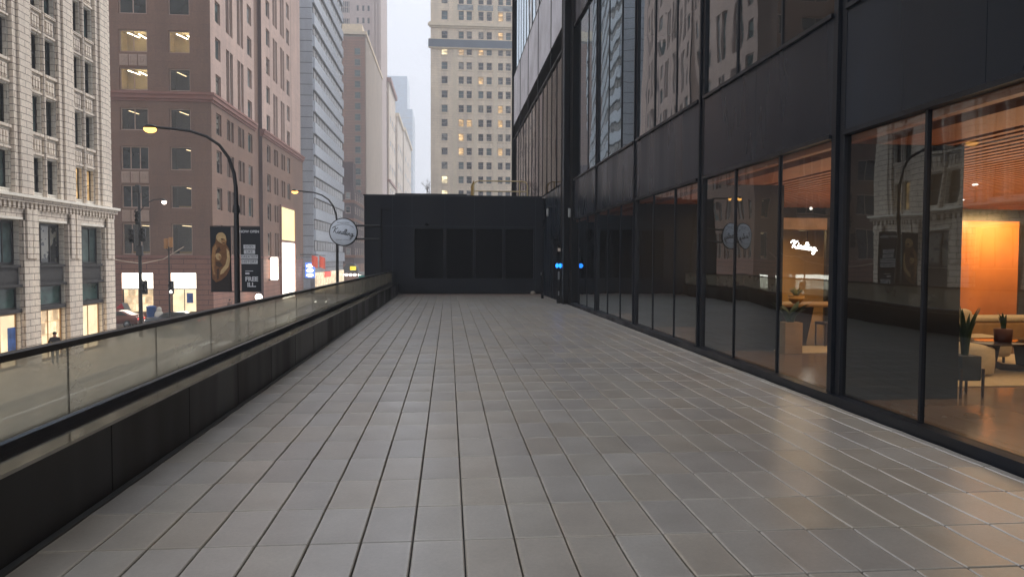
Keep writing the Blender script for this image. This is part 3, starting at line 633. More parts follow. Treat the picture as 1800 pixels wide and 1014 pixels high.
# body: floors, dark office interiors, roof mass
g = MB(); g.box(TX + .25, 26, -5.7, 50, 9.98, 10.7); g.box(TX + .25, 26, -5.7, 50, 3.14, 4.46); g.box(26, 26.3, -5.7, 50, -4.4, 30); g.box(TX + .3, 26, 50.0, 50.3, -4.4, 30)
g.box(TX + .3, 26, -6.0, -5.72, -4.4, 30); g.box(TX + .31, 25.9, -5.7, 50, 19.3, 70); g.box(TX + .25, 26, 27.2, 50, 13.2, 14.08)
g.box(TX + .3, 26, 26.5, 26.9, -.05, 9.9)
g.build('floor_slab', m_darkint, tw)
g = MB(); g.box(8.2, 8.4, -5.6, 8.0, 4.47, 9.97); g.box(8.2, 8.4, 10.4, 26.4, 4.47, 9.97); g.box(TX + .35, 8.2, 10.4, 10.6, 4.47, 9.97); g.box(TX + .35, 8.2, 7.8, 8.0, 4.47, 9.97); g.box(9.5, 9.7, 27.3, 49.9, 4.7, 9.9); g.box(9.5, 9.7, 27.3, 49.9, 14.15, 19.2); g.build('office_wall', m_darkint, tw)
g = MB(); g.box(8.42, 8.5, 8.0, 10.4, 4.47, 9.97); g.build('office_lit_wall', m_wood, tw)
g = MB(); g.box(5.4, 8.0, 8.5, 8.62, 7.5, 7.56); g.box(5.4, 8.0, 9.4, 9.52, 7.5, 7.56); g.build('office_lamp', emis('office_tube', (1, .75, .45, 1), 3), tw)
# lobby shell
g = MB(); g.box(TX + .1, 16, -5.6, 26.4, -.05, .012); g.build('lobby_floor', m_lobfloor, tw)
g = MB(); g.box(TX + .12, 4.68, -5.6, 26, 3.0, 3.12); g.box(4.98, 5.68, -5.6, 26, 3.0, 3.12); g.build('soffit_panel', m_slat, tw)
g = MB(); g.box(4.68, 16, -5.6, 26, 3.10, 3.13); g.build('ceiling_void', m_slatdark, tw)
g = MB(); x = 5.80
while x < 15.9: g.box(x, x + .10, -5.6, 17.96, 3.0, 3.09); x += .195
g.build('ceiling_slat', m_slat, tw)
g = MB(); F18 = fr('S', 18.0)
holes(g, F18, TX + .2, 16, .012, 3.1, [(13.45, 15.12, .06, 2.7), (7.9, 9.75, .012, 2.72)], .1); g.build('end_wall', m_darkint, tw)
g = MB(); g.box(13.45, 15.12, 18.05, 18.1, .06, 2.7); g.build('wood_panel', m_wood, tw)
g = MB(); g.box(5, 16, 22, 22.1, .012, 3.1); g.box(15.9, 16, -5.6, 22, .012, 3.1); g.build('lobby_wall', m_tanwall, tw)
g = MB(); g.box(7.9, 9.75, 17.98, 18.03, 2.44, 2.74); g.build('glossy_header', plain('lightened_glossy_wood', lin(214, 176, 140), .15, var=.2), tw)  # wood colour lightened to stand in for lamps mirrored in the header
for y in BAYS[:-1]:
    g = MB(); g.box(4.56, 6.04, y + .02, y + .14, .012, 3.0); g.build('partition_fin', m_darkint, tw)
for x in (9.2, 11.2, 13.2):
    for y in (9.0, 12.0, 15.0): g = MB(); g.lathe([(.045, -.012), (.045, 0)], (x, y, 2.99), 12); g.build('downlight', m_whitelamp, tw)
# door alcove on the terrace side beyond the column
g = MB(); fbox(g, W_, 28.6, 30.6, -.05, .02, .0, 2.5); g.build('service_door', m_matte, tw)
g = MB(); fbox(g, W_, 28.5, 28.6, -.05, .09, .0, 2.65); fbox(g, W_, 30.6, 30.7, -.05, .09, .0, 2.65); fbox(g, W_, 28.6, 30.6, -.05, .09, 2.5, 2.65); g.build('door_frame', m_blackfin, tw)
g = MB(); fbox(g, W_, 29.3, 29.5, .02, .03, .5, 2.2); g.build('door_glass', m_tglass, tw)
# lamps and devices by the door
def wall_lamp(y, x, z, label, arm):
    t = thing('wall_lamp', (x, y, z), label, 'lamp', 'wall lamps beside the steel column')
    g = MB(); g.box(x - .1, x + .02, y - .04, y + .04, z + .12, z + .16); 
    if arm: g.tube([(x - .08, y, z + .2), (x + .3, y, z + .2), (TX - .05, y, z + .18)], .015, 6)
    g.build('bracket', m_iron, t)
    g = MB(); g.lathe([(.035, -.2), (.05, -.18), (.05, .1), (.03, .12)], (x - .05, y, z), 12); g.build('lamp_glass', plain('frosted_lamp_glass', lin(150, 150, 146), .4), t); return t
wall_lamp(25.7, TX - .1, 3.35, 'small frosted cylinder lamp on the glass bay beside the steel column', False)
wall_lamp(29.6, TX - .35, 3.62, 'small frosted lamp on a bent arm above the service door', True)
ep = thing('emergency_post', (4.12, 27.0, 0), 'slim black post with two blue lights in front of the steel column', 'post')
g = MB(); g.box(4.06, 4.18, 26.9, 27.0, -.03, 2.2); g.build('post', m_louver, ep)
for x in (4.05, 4.17):
    g = MB(); g.ball((x, 26.86, 1.42), .06, .06, .085); g.build('blue_lamp', m_blue, ep)
g = MB(); g.bbox(4.08, 4.18, 26.85, 26.9, 1.95, 2.07, .01); g.build('sign_plate', plain('small_pale_plate', lin(200, 180, 160), .5), ep)
g = MB(); g.box(4.09, 4.15, 26.87, 26.9, .9, 1.2); g.box(4.1, 4.14, 26.86, 26.9, .3, .46); g.build('call_panel', m_rim, ep)
bp = thing('card_reader_post', (4.0, 31, 0), 'short black card reader post in front of the service door', 'post')
g = MB(); g.bbox(3.92, 4.02, 30.4, 30.5, -.03, 1.12, .01); g.build('post', m_louver, bp)
g = MB(); g.bbox(3.9, 3.92, 30.38, 30.5, .98, 1.1, .005); g.build('reader', m_rim, bp)
rk = MB(); rk.ball((3.98, 34.0, .06), .13, .1, .1, 9, 5); tag(rk.build('loose_stone', m_walk2), 'small pale stone lying in the corner by the black wall', 'stone')

# ---------------------------------------------------------------- lobby furniture
ns = thing('neon_sign', (8.9, 17.9, 1.95), 'glowing white neon script sign hanging in the lobby opening', 'neon sign')
g = MB(); script_word(g, fr('S', 17.9), 9.1, 0, 2.0, .185, -.14, .013, 6); g.build('lettering', m_neon, ns)
g = MB(); g.tube([(8.5, 17.93, 2.1), (8.5, 17.93, 2.4)], .006, 5); g.tube([(9.2, 17.93, 2.0), (9.2, 17.93, 2.4)], .006, 5); g.build('hanger', m_iron, ns)
rg_ = MB(); rg_.bbox(6.6, 12, 8.8, 11.8, .013, .03, .006); tag(rg_.build('rug', m_rug), 'cream rug under the coffee table in the lobby', 'rug')
rg_ = MB(); rg_.bbox(5.9, 8.6, 12.2, 13.2, .013, .028, .006); tag(rg_.build('rug', m_rug), 'pale rug beyond the black column near the wooden table', 'rug')
ac = thing('lounge_chair', (8.1, 11.3, .03), 'cream high backed lounge chair behind the coffee table', 'chair')
g = MB(); g.bbox(8.15, 8.95, 10.7, 11.4, .12, .44, .09); g.build('seat', m_cream, ac)
g = MB(); g.bbox(8.05, 8.62, 11.15, 11.45, .40, .86, .1); g.build('backrest', m_cream, ac)
for x, y in ((8.25, 10.8), (8.85, 10.8), (8.25, 11.3), (8.85, 11.3)):
    g = MB(); g.tube([(x, y, .03), (x, y, .13)], .02, 6); g.build('leg', m_woodd, ac)
pf = thing('pouf', (7.35, 10.15, .03), 'round cream pouf between the plant stand and the coffee table', 'pouf')
g = MB(); g.lathe([(.24, .0), (.3, .03), (.31, .2), (.3, .36), (.24, .42), (.1, .43)], (7.47, 9.75, .04), 22); g.build('cushion', m_cream, pf)
ct = thing('coffee_table', (8.6, 9.95, .03), 'low coffee table with dark glass top and curved black base in the lobby', 'table')
g = MB(); g.bbox(7.55, 9.6, 9.5, 10.4, .455, .48, .01); g.build('tabletop', plain('dark_glass_top', lin(60, 40, 28), .08), ct)
for x in (7.8, 8.45, 9.3):
    g = MB(); g.prism([(x, 9.8, .03), (x + .1, 9.8, .03), (x + .18, 9.8, .455), (x - .08, 9.8, .455)], (0, .25, 0)); g.build('leg', m_woodd, ct)
g = MB(); g.tube([(7.85, 9.92, .2), (8.1, 9.92, .1), (8.4, 9.92, .08), (8.7, 9.92, .16), (9.3, 9.92, .12)], .05); g.build('stretcher', m_woodd, ct)
bn = thing('bench', (9.5, 13.2, .03), 'long pale oak bench with cushion against the orange wood wall', 'bench')
g = MB(); g.bbox(8.9, 11.8, 13.0, 13.6, .03, .48, .06); g.build('base', m_woodl, bn)
g = MB(); g.bbox(8.9, 11.8, 13.0, 13.6, .48, .58, .04); g.build('cushion', m_cream, bn)
def leafplant(name, loc, label, leaf, pot, n, h, w, potp, upright=True, cat='plant'):
    t = thing(name, loc, label, cat); x, y, z = loc
    g = MB(); top = potp(g, x, y, z); g.build('pot', pot, t)
    g = MB()
    for i in range(n):
        q = random.uniform(0, 2 * math.pi); L = h * random.uniform(.6, 1); lean = random.uniform(.08, .32) if upright else random.uniform(.5, 1.1)
        dv = Vector((math.cos(q), math.sin(q), 0)); sd = Vector((-math.sin(q), math.cos(q), 0)); b = Vector((x, y, top)) + dv * random.uniform(0, w * 1.2); prev = None
        for s in range(7):
            tt = s / 6; c = b + Vector((0, 0, L * tt * (1 - .25 * lean * tt))) + dv * (L * lean * tt * tt); ww = w * (math.sin(math.pi * min(1, .22 + .78 * tt)) ** .7) + .002
            cur = (c - sd * ww, c + dv * ww * .3, c + sd * ww)
            if prev: g.quad(prev[0], prev[1], cur[1], cur[0]); g.quad(prev[1], prev[2], cur[2], cur[1])
            prev = cur
    g.build('leaves', leaf, t); return t
def boxpot(legs):
    def f(g, x, y, z):
        g.bbox(x - .13, x + .13, y - .13, y + .13, z + .2 if legs else z, z + .5 if legs else z + .2, .015); return z + (.48 if legs else .18)
    return f
ps = leafplant('snake_plant', (6.25, 8.25, .012), 'tall snake plant in a charcoal pot on a stand just behind the glass', m_leaf, m_potdark, 15, .66, .03, boxpot(True))
for a, b in ((-.14, -.14), (.14, -.14), (-.14, .14), (.14, .14)):
    g = MB(); g.box(6.25 + a - .012, 6.25 + a + .012, 8.25 + b - .012, 8.25 + b + .012, .012, .36); g.build('stand_leg', m_woodd, ps)
leafplant('potted_plant', (7.97, 9.75, .48), 'small spiky plant in a brown pot on the coffee table', m_leaf, m_pot, 9, .3, .025, lambda g, x, y, z: (g.lathe([(.09, 0), (.11, .02), (.12, .19), (.1, .2)], (x, y, z), 16), z + .18)[1])
wt = thing('wooden_table', (6.9, 13.9, .012), 'wooden table with thick dark pedestal seen behind the slim glass pane', 'table')
g = MB(); g.bbox(6.35, 8.3, 13.5, 14.4, .74, .80, .02); g.build('tabletop', m_woodl, wt)
g = MB(); g.prism([(6.75, 13.8, .012), (7.1, 13.8, .012), (7.25, 13.8, .74), (6.6, 13.8, .74)], (0, .4, 0)); g.build('pedestal', m_woodd, wt)
leafplant('table_plant', (6.85, 13.75, .80), 'yellowish leafy plant in an ochre bowl on the wooden table', m_leafy, m_ocher, 26, .22, .03, lambda g, x, y, z: (g.lathe([(.06, 0), (.13, .05), (.16, .15), (.14, .16)], (x, y, z), 16), z + .14)[1], False)
leafplant('floor_planter', (6.02, 12.3, .012), 'leafy plant in a tall square wooden planter beside the black column', m_leaf, m_woodl, 22, .5, .05, lambda g, x, y, z: (g.bbox(x - .16, x + .16, y - .16, y + .16, z, z + .55, .01), z + .53)[1], False)
ch = thing('dining_chair', (7.35, 13.5, .012), 'slatted wooden chair pushed in at the wooden table', 'chair')
g = MB(); g.bbox(7.1, 7.55, 13.1, 13.5, .42, .47, .015); g.build('seat', m_woodd, ch)
g = MB()
for i in range(7): x = 7.12 + i * .068; g.box(x, x + .025, 13.09, 13.115, .12, .42)
g.build('slat_back', m_woodd, ch)
for x, y in ((7.12, 13.12), (7.52, 13.12), (7.12, 13.47), (7.52, 13.47)):
    g = MB(); g.tube([(x, y, .012), (x, y, .43)], .016, 6); g.build('leg', m_woodd, ch)

# ---------------------------------------------------------------- white terracotta building
wb = thing('white_office_building', (FX, 45, GZ), 'white terracotta office building with paired sash windows and lit shops', 'building')
E = fr('E', FX); hs_ = []; wins = []
rows = [(5.42, 7.45), (8.85, 11.0), (12.42, 14.55), (16.0, 18.05), (19.55, 21.65), (23.1, 25.2)]
bays = [39.25 + 4.7 * k for k in range(-3, 3)]
for b in bays:
    for z0, z1 in rows:
        for u0, u1 in ((b, b + 1.05), (b + 1.5, b + 2.6)): hs_.append((u0, u1, z0, z1))
shops = [(b + .1, b + 3.05) for b in (30.1, 34.8, 39.5, 44.2, 49.05)]
for u0, u1 in shops: hs_.append((u0, u1, SZ, 3.72))
g = MB(); holes(g, E, 20, 53.7, SZ, 36, hs_, .35); g.box(FX - 20, FX - .36, 20, 53.69, GZ, 36); g.box(FX - .36, FX - .001, 20, 20.01, SZ, 36); g.box(FX - .36, FX - .001, 53.68, 53.7, SZ, 36); g.build('wall', m_white, wb)
for b in bays:      # projecting piers, slim centre shafts and block ornament between floors
    g = MB(); fbox(g, E, b + 2.75, b + 3.15, 0, .22, 5.15, 36); fbox(g, E, b + 4.2, b + 4.55, 0, .22, 5.15, 36); fbox(g, E, b + 3.15, b + 4.2, 0, .34, 5.15, 36)
    g.build('pier', m_white2, wb); g = MB(); g.tube([E(b + 1.275, .06, 5.2), E(b + 1.275, .06, 36)], .13, 8); g.build('centre_shaft', m_white2, wb); g = MB()
    for (z0, z1), (z2, z3) in zip(rows[:-1], rows[1:]):
        for u0, u1 in ((b, b + 1.05), (b + 1.5, b + 2.6)):
            fbox(g, E, u0 - .04, u1 + .04, 0, .12, z1 + .12, z1 + .24); fbox(g, E, u0 + .1, u1 - .1, 0, .06, z1 + .34, z2 - .3)
            fbox(g, E, u0 - .05, u1 + .05, -.1, .16, z2 - .16, z2 - .001)
            for q in range(3): fbox(g, E, u0 + .18 + q * .27, u0 + .36 + q * .27, .06, .11, z1 + .42, z2 - .4)
            g.build('carved_panel', m_white2, wb); g = MB()
g = MB(); fbox(g, E, 53.1, 53.72, 0, .1, 5.15, 36); g.build('pier', m_white2, wb)
g = MB()
fbox(g, E, 20, 53.95, 0, .55, 4.98, 5.14); g.build('ledge', m_whitetrim, wb)
g = MB(); fbox(g, E, 20, 53.9, 0, .38, 4.72, 4.978)
u = 20.2
while u < 53.6: fbox(g, E, u, u + .22, 0, .3, 4.36, 4.718); u += .42
fbox(g, E, 20, 53.8, 0, .16, 3.9, 4.35); g.build('cornice', m_white2, wb)
for u0, u1 in shops: g = MB(); fbox(g, E, u0 - .1, u1 + .1, 0, .2, 3.75, 3.89); g.build('shop_hood', m_whitetrim, wb)
for u0, u1 in zip([32.9, 37.65, 42.35, 47.1, 51.95], [34.8, 39.5, 44.2, 49.05, 53.7]):
    g = MB(); fbox(g, E, u0 + .26, u1 - .1, 0, .26, SZ, 3.74)
    for q in (u0 + .45, u1 - .85): fbox(g, E, q, q + .5, .26, .36, 1.6, 4.35)
    g.build('shop_pier', m_white2, wb)
cb = thing
for i, (u0, u1) in enumerate(shops):
    um, w = (u0 + u1) / 2, u1 - u0
    o = window('E', w, 2.4, m_win2 if i % 2 else m_wing, m_iron, (3, 1), .12)(E(um, -.3, 2.46), wb)
    g = MB(); fbox(g, E, u0, u1, -.3, -.05, .12, 1.24); fbox(g, E, u0, u1, -.3, .1, 1.1, 1.24); fbox(g, E, u0 - .05, u1 + .05, -.3, .14, .02, .14); fbox(g, E, u0 + .12, u1 - .12, -.05, -.01, .3, .95); g.build('iron_spandrel', m_ironorn, wb)
    window('E', w, 1.2, m_teal, m_iron, (1, 1), .08)(E(um, -.22, -.6), wb)
    g = MB(); fbox(g, E, u0 - .03, u1 + .03, -.3, .08, -1.42, -1.2); g.build('shop_lintel', m_iron, wb)
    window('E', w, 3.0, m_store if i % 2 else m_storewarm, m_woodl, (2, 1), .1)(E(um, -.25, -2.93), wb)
for r, (z0, z1) in enumerate(rows):
    for b in bays:
        for q, (u0, u1) in enumerate(((b, b + 1.05), (b + 1.5, b + 2.6))):
            lit = (abs(b - 48.65) < .1 and r == 0)
            window('E', u1 - u0, z1 - z0, m_litw if lit else m_wing if (r * 7 + int(b) + q) % 5 == 0 else m_win, m_iron, (1, 2), .06, .12)(E((u0 + u1) / 2, -.24, (z0 + z1) / 2), wb)
# shop posters and lamp inside the windows
g = MB(); fbox(g, E, 41.6, 42.3, -.16, -.13, -3.7, -2.2); tag(g.build('shop_poster', m_poster), 'tall blue poster inside a lit shop window of the white building', 'poster')

# ---------------------------------------------------------------- brown granite building across the side street
BB = 75.9
bb = thing('brown_granite_building', (FX, BB, GZ), 'brown and pink granite office building on the far corner of the side street', 'building')
Sf = fr('S', BB)
low = [(1.98, 5.12), (6.65, 8.95), (10.46, 12.8), (14.38, 16.6)]; up = [(18.35 + 3.75 * k, 20.55 + 3.75 * k) for k in range(8)]
hf = []; lits = {}
for z0, z1 in low + up[:4]:
    hf.append((-27.85, -25.8, z0, z1)); hf.append((-32.6, -29.9, z0, z1))
hf += [(-32.75, -29.7, -3.9, .14), (-28.0, -25.5, -3.9, .14), (-37.6, -35.0, 6.65, 8.95), (-37.6, -35.0, 10.46, 12.8), (-37.6, -35, 1.98, 5.12)]
hl = [h for h in hf if h[3] < 17.4 and h[2] > 1.5]; hu = [h for h in hf if h[2] > 18]; hb = [h for h in hf if h[3] < 1]
g = MB(); holes(g, Sf, -42, FX, 1.9, 17.3, hl, .3)
g.box(-42, FX - .45, BB + 3.2, 121.8, GZ, 50); g.box(-42, -41.6, BB, BB + 3.2, GZ, 50)
se = fr('E', FX); sl_low = []; sl_up = []
c1 = [(77.45, 79.2), (89.4, 91.3)]; d1 = [(81.1, 82.2), (82.45, 83.55), (85.3, 86.4), (86.65, 87.75)]
c2 = [(98.4, 100.3), (110.5, 112.4)]; d2 = [(102.1, 103.2), (103.45, 104.6), (106.5, 107.6), (107.85, 108.95)]
for z0, z1 in low:
    for a, b in c1 + d1: sl_low.append((a, b, z0, z1))
    for a, b in (c2 + d2):
        if z0 > 9.5 or not (104.9 < b < 115): sl_low.append((a, b, z0, z1))
for z0, z1 in up:
    for a, b in c1 + c2: sl_up.append((a, b, z0, z1))
for k in range(4):
    for a, b in d1 + d2: sl_up.append((a, b, 18.35 + 7.5 * k, 24.1 + 7.5 * k))
A1 = [h for h in sl_low if h[0] < 93]; A2 = [h for h in sl_low if h[0] > 93]
holes(g, se, BB, 92.4, 1.9, 17.3, A1, .3); holes(g, se, 96, 113.4, 9.3, 17.3, [h for h in A2 if h[2] > 9.3], .3); holes(g, se, 96, 105.3, 1.9, 9.3, [h for h in A2 if h[2] < 9.3 and h[1] < 105.3], .3)
g.quad(se(114.9, 0, 1.9), se(121.8, 0, 1.9), se(121.8, 0, 17.3), se(114.9, 0, 17.3)); g.quad(se(113.4, 0, 9.3), se(114.9, 0, 9.3), se(114.9, 0, 17.3), se(113.4, 0, 17.3))
g.build('wall', m_brown, bb)
g = MB(); holes(g, Sf, -42, FX, 18.2, 50, hu, .3); g.build('upper_wall', m_brown, bb)
g = MB(); U1 = [h for h in sl_up if h[0] < 93]; U2 = [h for h in sl_up if h[0] > 93]
holes(g, se, BB, 92.4, 18.2, 50, U1, .3); g.build('side_wall', m_pink, bb)
g = MB(); holes(g, se, 96, 113.4, 18.2, 50, U2, .3); g.build('side_wall', m_pink, bb)
g = MB(); g.quad(se(115.0, -.3, 18.2), se(121.8, -.3, 18.2), se(121.8, -.3, 50), se(115.0, -.3, 50)); g.build('side_wall', m_pink, bb)
g = MB(); holes(g, Sf, -42, FX, SZ, 1.7, hb, .4); g.quad(se(BB, 0, SZ), se(92.4, 0, SZ), se(92.4, 0, 1.7), se(BB, 0, 1.7)); g.build('base_wall', m_brown_rust, bb)
for a, b in ((96, 105.3), (114.9, 121.8)): g = MB(); g.quad(se(a, 0, SZ), se(b, 0, SZ), se(b, 0, 1.7), se(a, 0, 1.7)); g.build('base_wall', m_brown_rust, bb)
for z0, z1, d in ((17.3, 17.55, .12), (17.55, 17.95, .3), (17.95, 18.2, .42), (1.7, 1.9, .1)):
    g = MB(); g.prism([(-42, BB - d, z0), (FX + d, BB - d, z0), (FX + d, 92.5, z0), (FX - .3, 92.5, z0), (FX - .3, BB + .3, z0), (-42, BB + .3, z0)], (0, 0, z1 - z0)); g.build('string_course', m_browntrim, bb)
    g = MB(); g.box(FX - .3, FX + d, 95.9, 105.3 if z0 < 5 else 121.8, z0, z1); g.build('string_course', m_browntrim, bb)
g = MB(); g.box(FX - 1.2, FX - .8, 92.4, 96, GZ, 50); g.box(FX - 1.2, FX - .002, 92.39, 92.4, GZ, 50); g.box(FX - 1.2, FX - .002, 96.0, 96.01, GZ, 50); g.box(FX - 1.0, FX - .32, 113.4, 115, 17.3, 50); g.build('recess', m_recess, bb)
m_roomwall = plain('office_room_wall', lin(196, 176, 140), .8, var=.2, scale=.7)
m_roomdark = plain('dark_office_room', lin(34, 33, 32), .8, var=.3, scale=.8)
m_tube = emis('ceiling_tube', (1, .86, .6, 1), 9)
m_tubedim = emis('dim_ceiling_tube', (1, .72, .4, 1), 1.6)
m_roomglass = NT('clear_window_glass')
_t = m_roomglass; _f = _t.schlick(); _a = _t.n('BsdfTransparent'); _a.inputs[0].default_value = (.8, .82, .8, 1); _g = _t.n('BsdfGlossy'); _g.inputs['Roughness'].default_value = .03
_m = _t.n('MixShader'); _t.l(_f, _m.inputs[0]); _t.l(_a.outputs[0], _m.inputs[1]); _t.l(_g.outputs[0], _m.inputs[2]); _t.l(_m.outputs[0], _t.out.inputs['Surface']); m_roomglass = _t.m
def room(u0, u1, z0, z1, bright, lampz, lamps):
    """small office behind a window of the corner building"""
    g = MB(); a, b, d = u0 - .5, u1 + .5, 2.8
    P = lambda u, dd, z: Sf(u, -.32 - dd, z)
    for q in ((P(a, d, z0 - .4), P(b, d, z0 - .4), P(b, d, z1 + .3), P(a, d, z1 + .3)), (P(a, 0, z0 - .4), P(a, d, z0 - .4), P(a, d, z1 + .3), P(a, 0, z1 + .3)), (P(b, 0, z0 - .4), P(b, d, z0 - .4), P(b, d, z1 + .3), P(b, 0, z1 + .3)), (P(a, 0, z1 + .3), P(b, 0, z1 + .3), P(b, d, z1 + .3), P(a, d, z1 + .3)), (P(a, 0, z0 - .4), P(b, 0, z0 - .4), P(b, d, z0 - .4), P(a, d, z0 - .4))): g.quad(*q)
    g.build('office_room', m_roomwall if bright else m_roomdark, bb)
    for k, (u, w_) in enumerate(lamps):
        g = MB(); x0, y0, zc = u, BB + .75 + .4 * k, lampz
        g.prism([(x0, y0, zc), (x0 + .1, y0, zc), (x0 + .1 + w_, y0 + 1.6, zc), (x0 + w_, y0 + 1.6, zc)], (0, 0, .05)); g.build('ceiling_lamp', m_tube if bright else m_tubedim, bb)
    g = MB(); g.bbox(u0 + .2, u1 - .5, BB + 1.6, BB + 2.3, z0 - .4, z0 + .35, .04); g.bbox(u1 - .7, u1 - .2, BB + 2.4, BB + 2.7, z0 - .4, z0 + 1.3, .03); g.build('desk', m_roomdark if bright else m_tanwall, bb)
def pick(key):
    return m_roomglass if key in (('r', 5), ('l', 5), ('l', 4), ('r', 3), ('r', 2), ('l', 0), ('l', 3), ('r', 4), ('r', 0), ('r', 1)) else m_win
for r, (z0, z1) in enumerate(low + up[:4]):
    for sd, (u0, u1) in (('r', (-27.85, -25.8)), ('l', (-32.6, -29.9))):
        if (sd, r) in (('r', 5), ('l', 5), ('l', 4)): room(u0, u1, z0, z1, True, z1 - .15, [(u0 + .5, .5), (u0 + 1.4, .2)])
        elif pick((sd, r)) is m_roomglass: room(u0, u1, z0, z1, False, z1 - .2, [(u0 + random.uniform(.2, 1.4), .3)])
    window('S', 2.05, z1 - z0, pick(('r', r)), m_frame_tan, (1, 1), .1, 0, .03 if r < 4 else .02)(Sf(-26.825, -.2, (z0 + z1) / 2), bb)
    window('S', 2.7, z1 - z0, pick(('l', r)), m_frame_tan, (3, 1) if r in (0, 1, 2) else (2, 1), .12, 0, .03)(Sf(-31.25, -.2, (z0 + z1) / 2), bb)
for z0, z1 in ((1.98, 5.12), (6.65, 8.95), (10.46, 12.8)): window('S', 2.6, z1 - z0, m_win, m_frame_tan, (2, 1), .1)(Sf(-36.3, -.2, (z0 + z1) / 2), bb)
for z0, z1 in ((5.3, 6.45), (9.15, 10.28), (20.75, 21.85)):
    for q in range(3):
        g = MB(); u = -32.55 + q * .9; fbox(g, Sf, u, u + .8, 0, .06, z0, z1)
        for a_, b_, c_, e_ in ((.1, .7, .12, .2), (.1, .7, z1 - z0 - .2, z1 - z0 - .12), (.1, .18, .2, z1 - z0 - .2), (.62, .7, .2, z1 - z0 - .2), (.3, .5, .42, z1 - z0 - .42)): fbox(g, Sf, u + a_, u + b_, .06, .13, z0 + c_, z0 + e_)
        g.build('ornament_panel', m_frame_tan, bb)
for i, h in enumerate(A1 + [h for h in A2 if h[2] > 9.3 or h[1] < 105.3] + U1 + U2):
    w, hh = h[1] - h[0], h[3] - h[2]
    gl = m_winpale if i % 4 == 1 else m_wing if i % 3 else m_win2
    window('E', w, hh, gl, m_frame_tan, (1, 3) if hh > 4 else (1, 1), .08, 0, .03 if h[3] < 17.3 else 0)(se((h[0] + h[1]) / 2, -.22, (h[2] + h[3]) / 2), bb)
# corner shop: light boxes over lit windows
for a, b, gm in ((-32.75, -29.7, m_store), (-28.0, -25.5, m_storewarm)):
    g = MB(); fbox(g, Sf, a + .05, b - .05, -.35, -.06, -1.42, .12); g.build('light_box', m_panelw, bb)
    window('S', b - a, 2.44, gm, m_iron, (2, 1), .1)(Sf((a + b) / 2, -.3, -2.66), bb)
g = MB(); fbox(g, Sf, -26.5, -25.9, -.26, -.22, -2.9, -1.9); g.build('shop_picture', m_poster, bb)
g = MB(); fbox(g, se, 105.5, 114.7, -.3, .1, 4.3, 9.0); g.build('light_panel', m_panely, bb)
g = MB(); fbox(g, se, 105.5, 114.7, -.3, .08, -4.2, 3.95); g.build('light_panel', m_panelw, bb)
g = MB(); fbox(g, se, 105.3, 105.5, -.3, .25, SZ, 9.3); fbox(g, se, 114.7, 114.9, -.3, .25, SZ, 9.3); fbox(g, se, 105.5, 114.7, -.3, .2, 3.95, 4.3); fbox(g, se, 105.5, 114.7, -.3, .2, 9.0, 9.3); g.build('panel_frame', m_browntrim, bb)

# ---------------------------------------------------------------- grey striped concrete building
gb = thing('grey_striped_building', (FX, 150, GZ), 'grey concrete building with pale horizontal bands and ribbon windows', 'building')
g = MB(); g.box(-42, -23.9, 131.6, 167.5, GZ, 66); g.build('wall', m_gray, gb)
g = MB()
k = 0
while 1.1 + 3.8 * k < 64:
    z = 1.1 + 3.8 * k; g.box(-24.5, FX + .25, 132.0, 167.6, z, z + 1.9); k += 1
g.build('concrete_band', m_graylight, gb)
for j in range(k - 1):
    z = 3.0 + 3.8 * j
    window('E', 35.2, 1.85, m_ribbon, m_iron, (12, 1), .08)(fr('E', FX)(149.7, -.02, z + .95), gb)
g = MB(); g.box(-24, FX + .1, 132, 167.5, SZ, -.9); g.build('shop_window', m_store, gb)
# ---------------------------------------------------------------- low dark brick building
db = thing('dark_brick_building', (FX, 195, GZ), 'low dark red brick building between the striped block and the tan tower', 'building')
g = MB(); g.box(-40, FX, 186, 208, GZ, 19.5); g.box(-40, FX - .2, 186.5, 192, 19.5, 26); g.build('wall', m_darkbrick, db)
for r in range(5):
    for u in (-27.4, -25.2): window('S', 1.2, 1.7, m_winpale if (r + int(u)) % 2 else m_win, m_frame_tan, (1, 2), .1, .1)(fr('S', 186)(u, .06, 3.5 + r * 3.5), db)
    for u in (189, 193, 197, 201, 205): window('E', 1.3, 1.7, m_win, m_frame_tan, (1, 2), .1, .1)(fr('E', FX)(u, .06, 3.5 + r * 3.5), db)
g = MB()
for r in range(4): g.box(-30, FX + .2, 185.8, 208.1, 1.9 + r * 4.6, 2.6 + r * 4.6)
g.build('brick_band', plain('orange_brick_band', lin(140, 92, 66), .8), db)
g = MB(); g.box(-26.6, FX + .15, 185.85, 207, SZ, .3); g.build('shop_front', masonry('lit_brown_front', lin(170, 118, 86), lin(150, 100, 70), lin(90, 60, 46), 1.4, 1.1, .7), db)
aw = thing('theatre_canopy', (-23.2, 184, -1), 'dark arched canopy with a small yellow lit sign and white lamps far down the street', 'canopy')
g = MB(); g.prism([(-26.2, 182.8, -1.9), (-22.4, 182.8, -1.9), (-22.6, 182.8, -.6), (-23.3, 182.8, .35), (-24.3, 182.8, .6), (-25.3, 182.8, .35), (-26.0, 182.8, -.6)], (0, 3, 0)); g.build('hood', m_darkint, aw)
g = MB(); g.bbox(-24.35, -22.9, 182.6, 182.78, -1.2, -.25, .12); g.build('sign_face', m_yellsig, aw)
text('BOX', .55, fr('S', 182.58), -23.62, .02, -.75, plain('ochre_letters', lin(150, 100, 10), .6), 'lettering', aw)
for u in (-26.1, -25.2, -24.2, -23.2, -22.0):
    g = MB(); g.ball((u, 182.6, -2.35), .4, .3, .3); g.build('lamp_globe', m_head, aw)
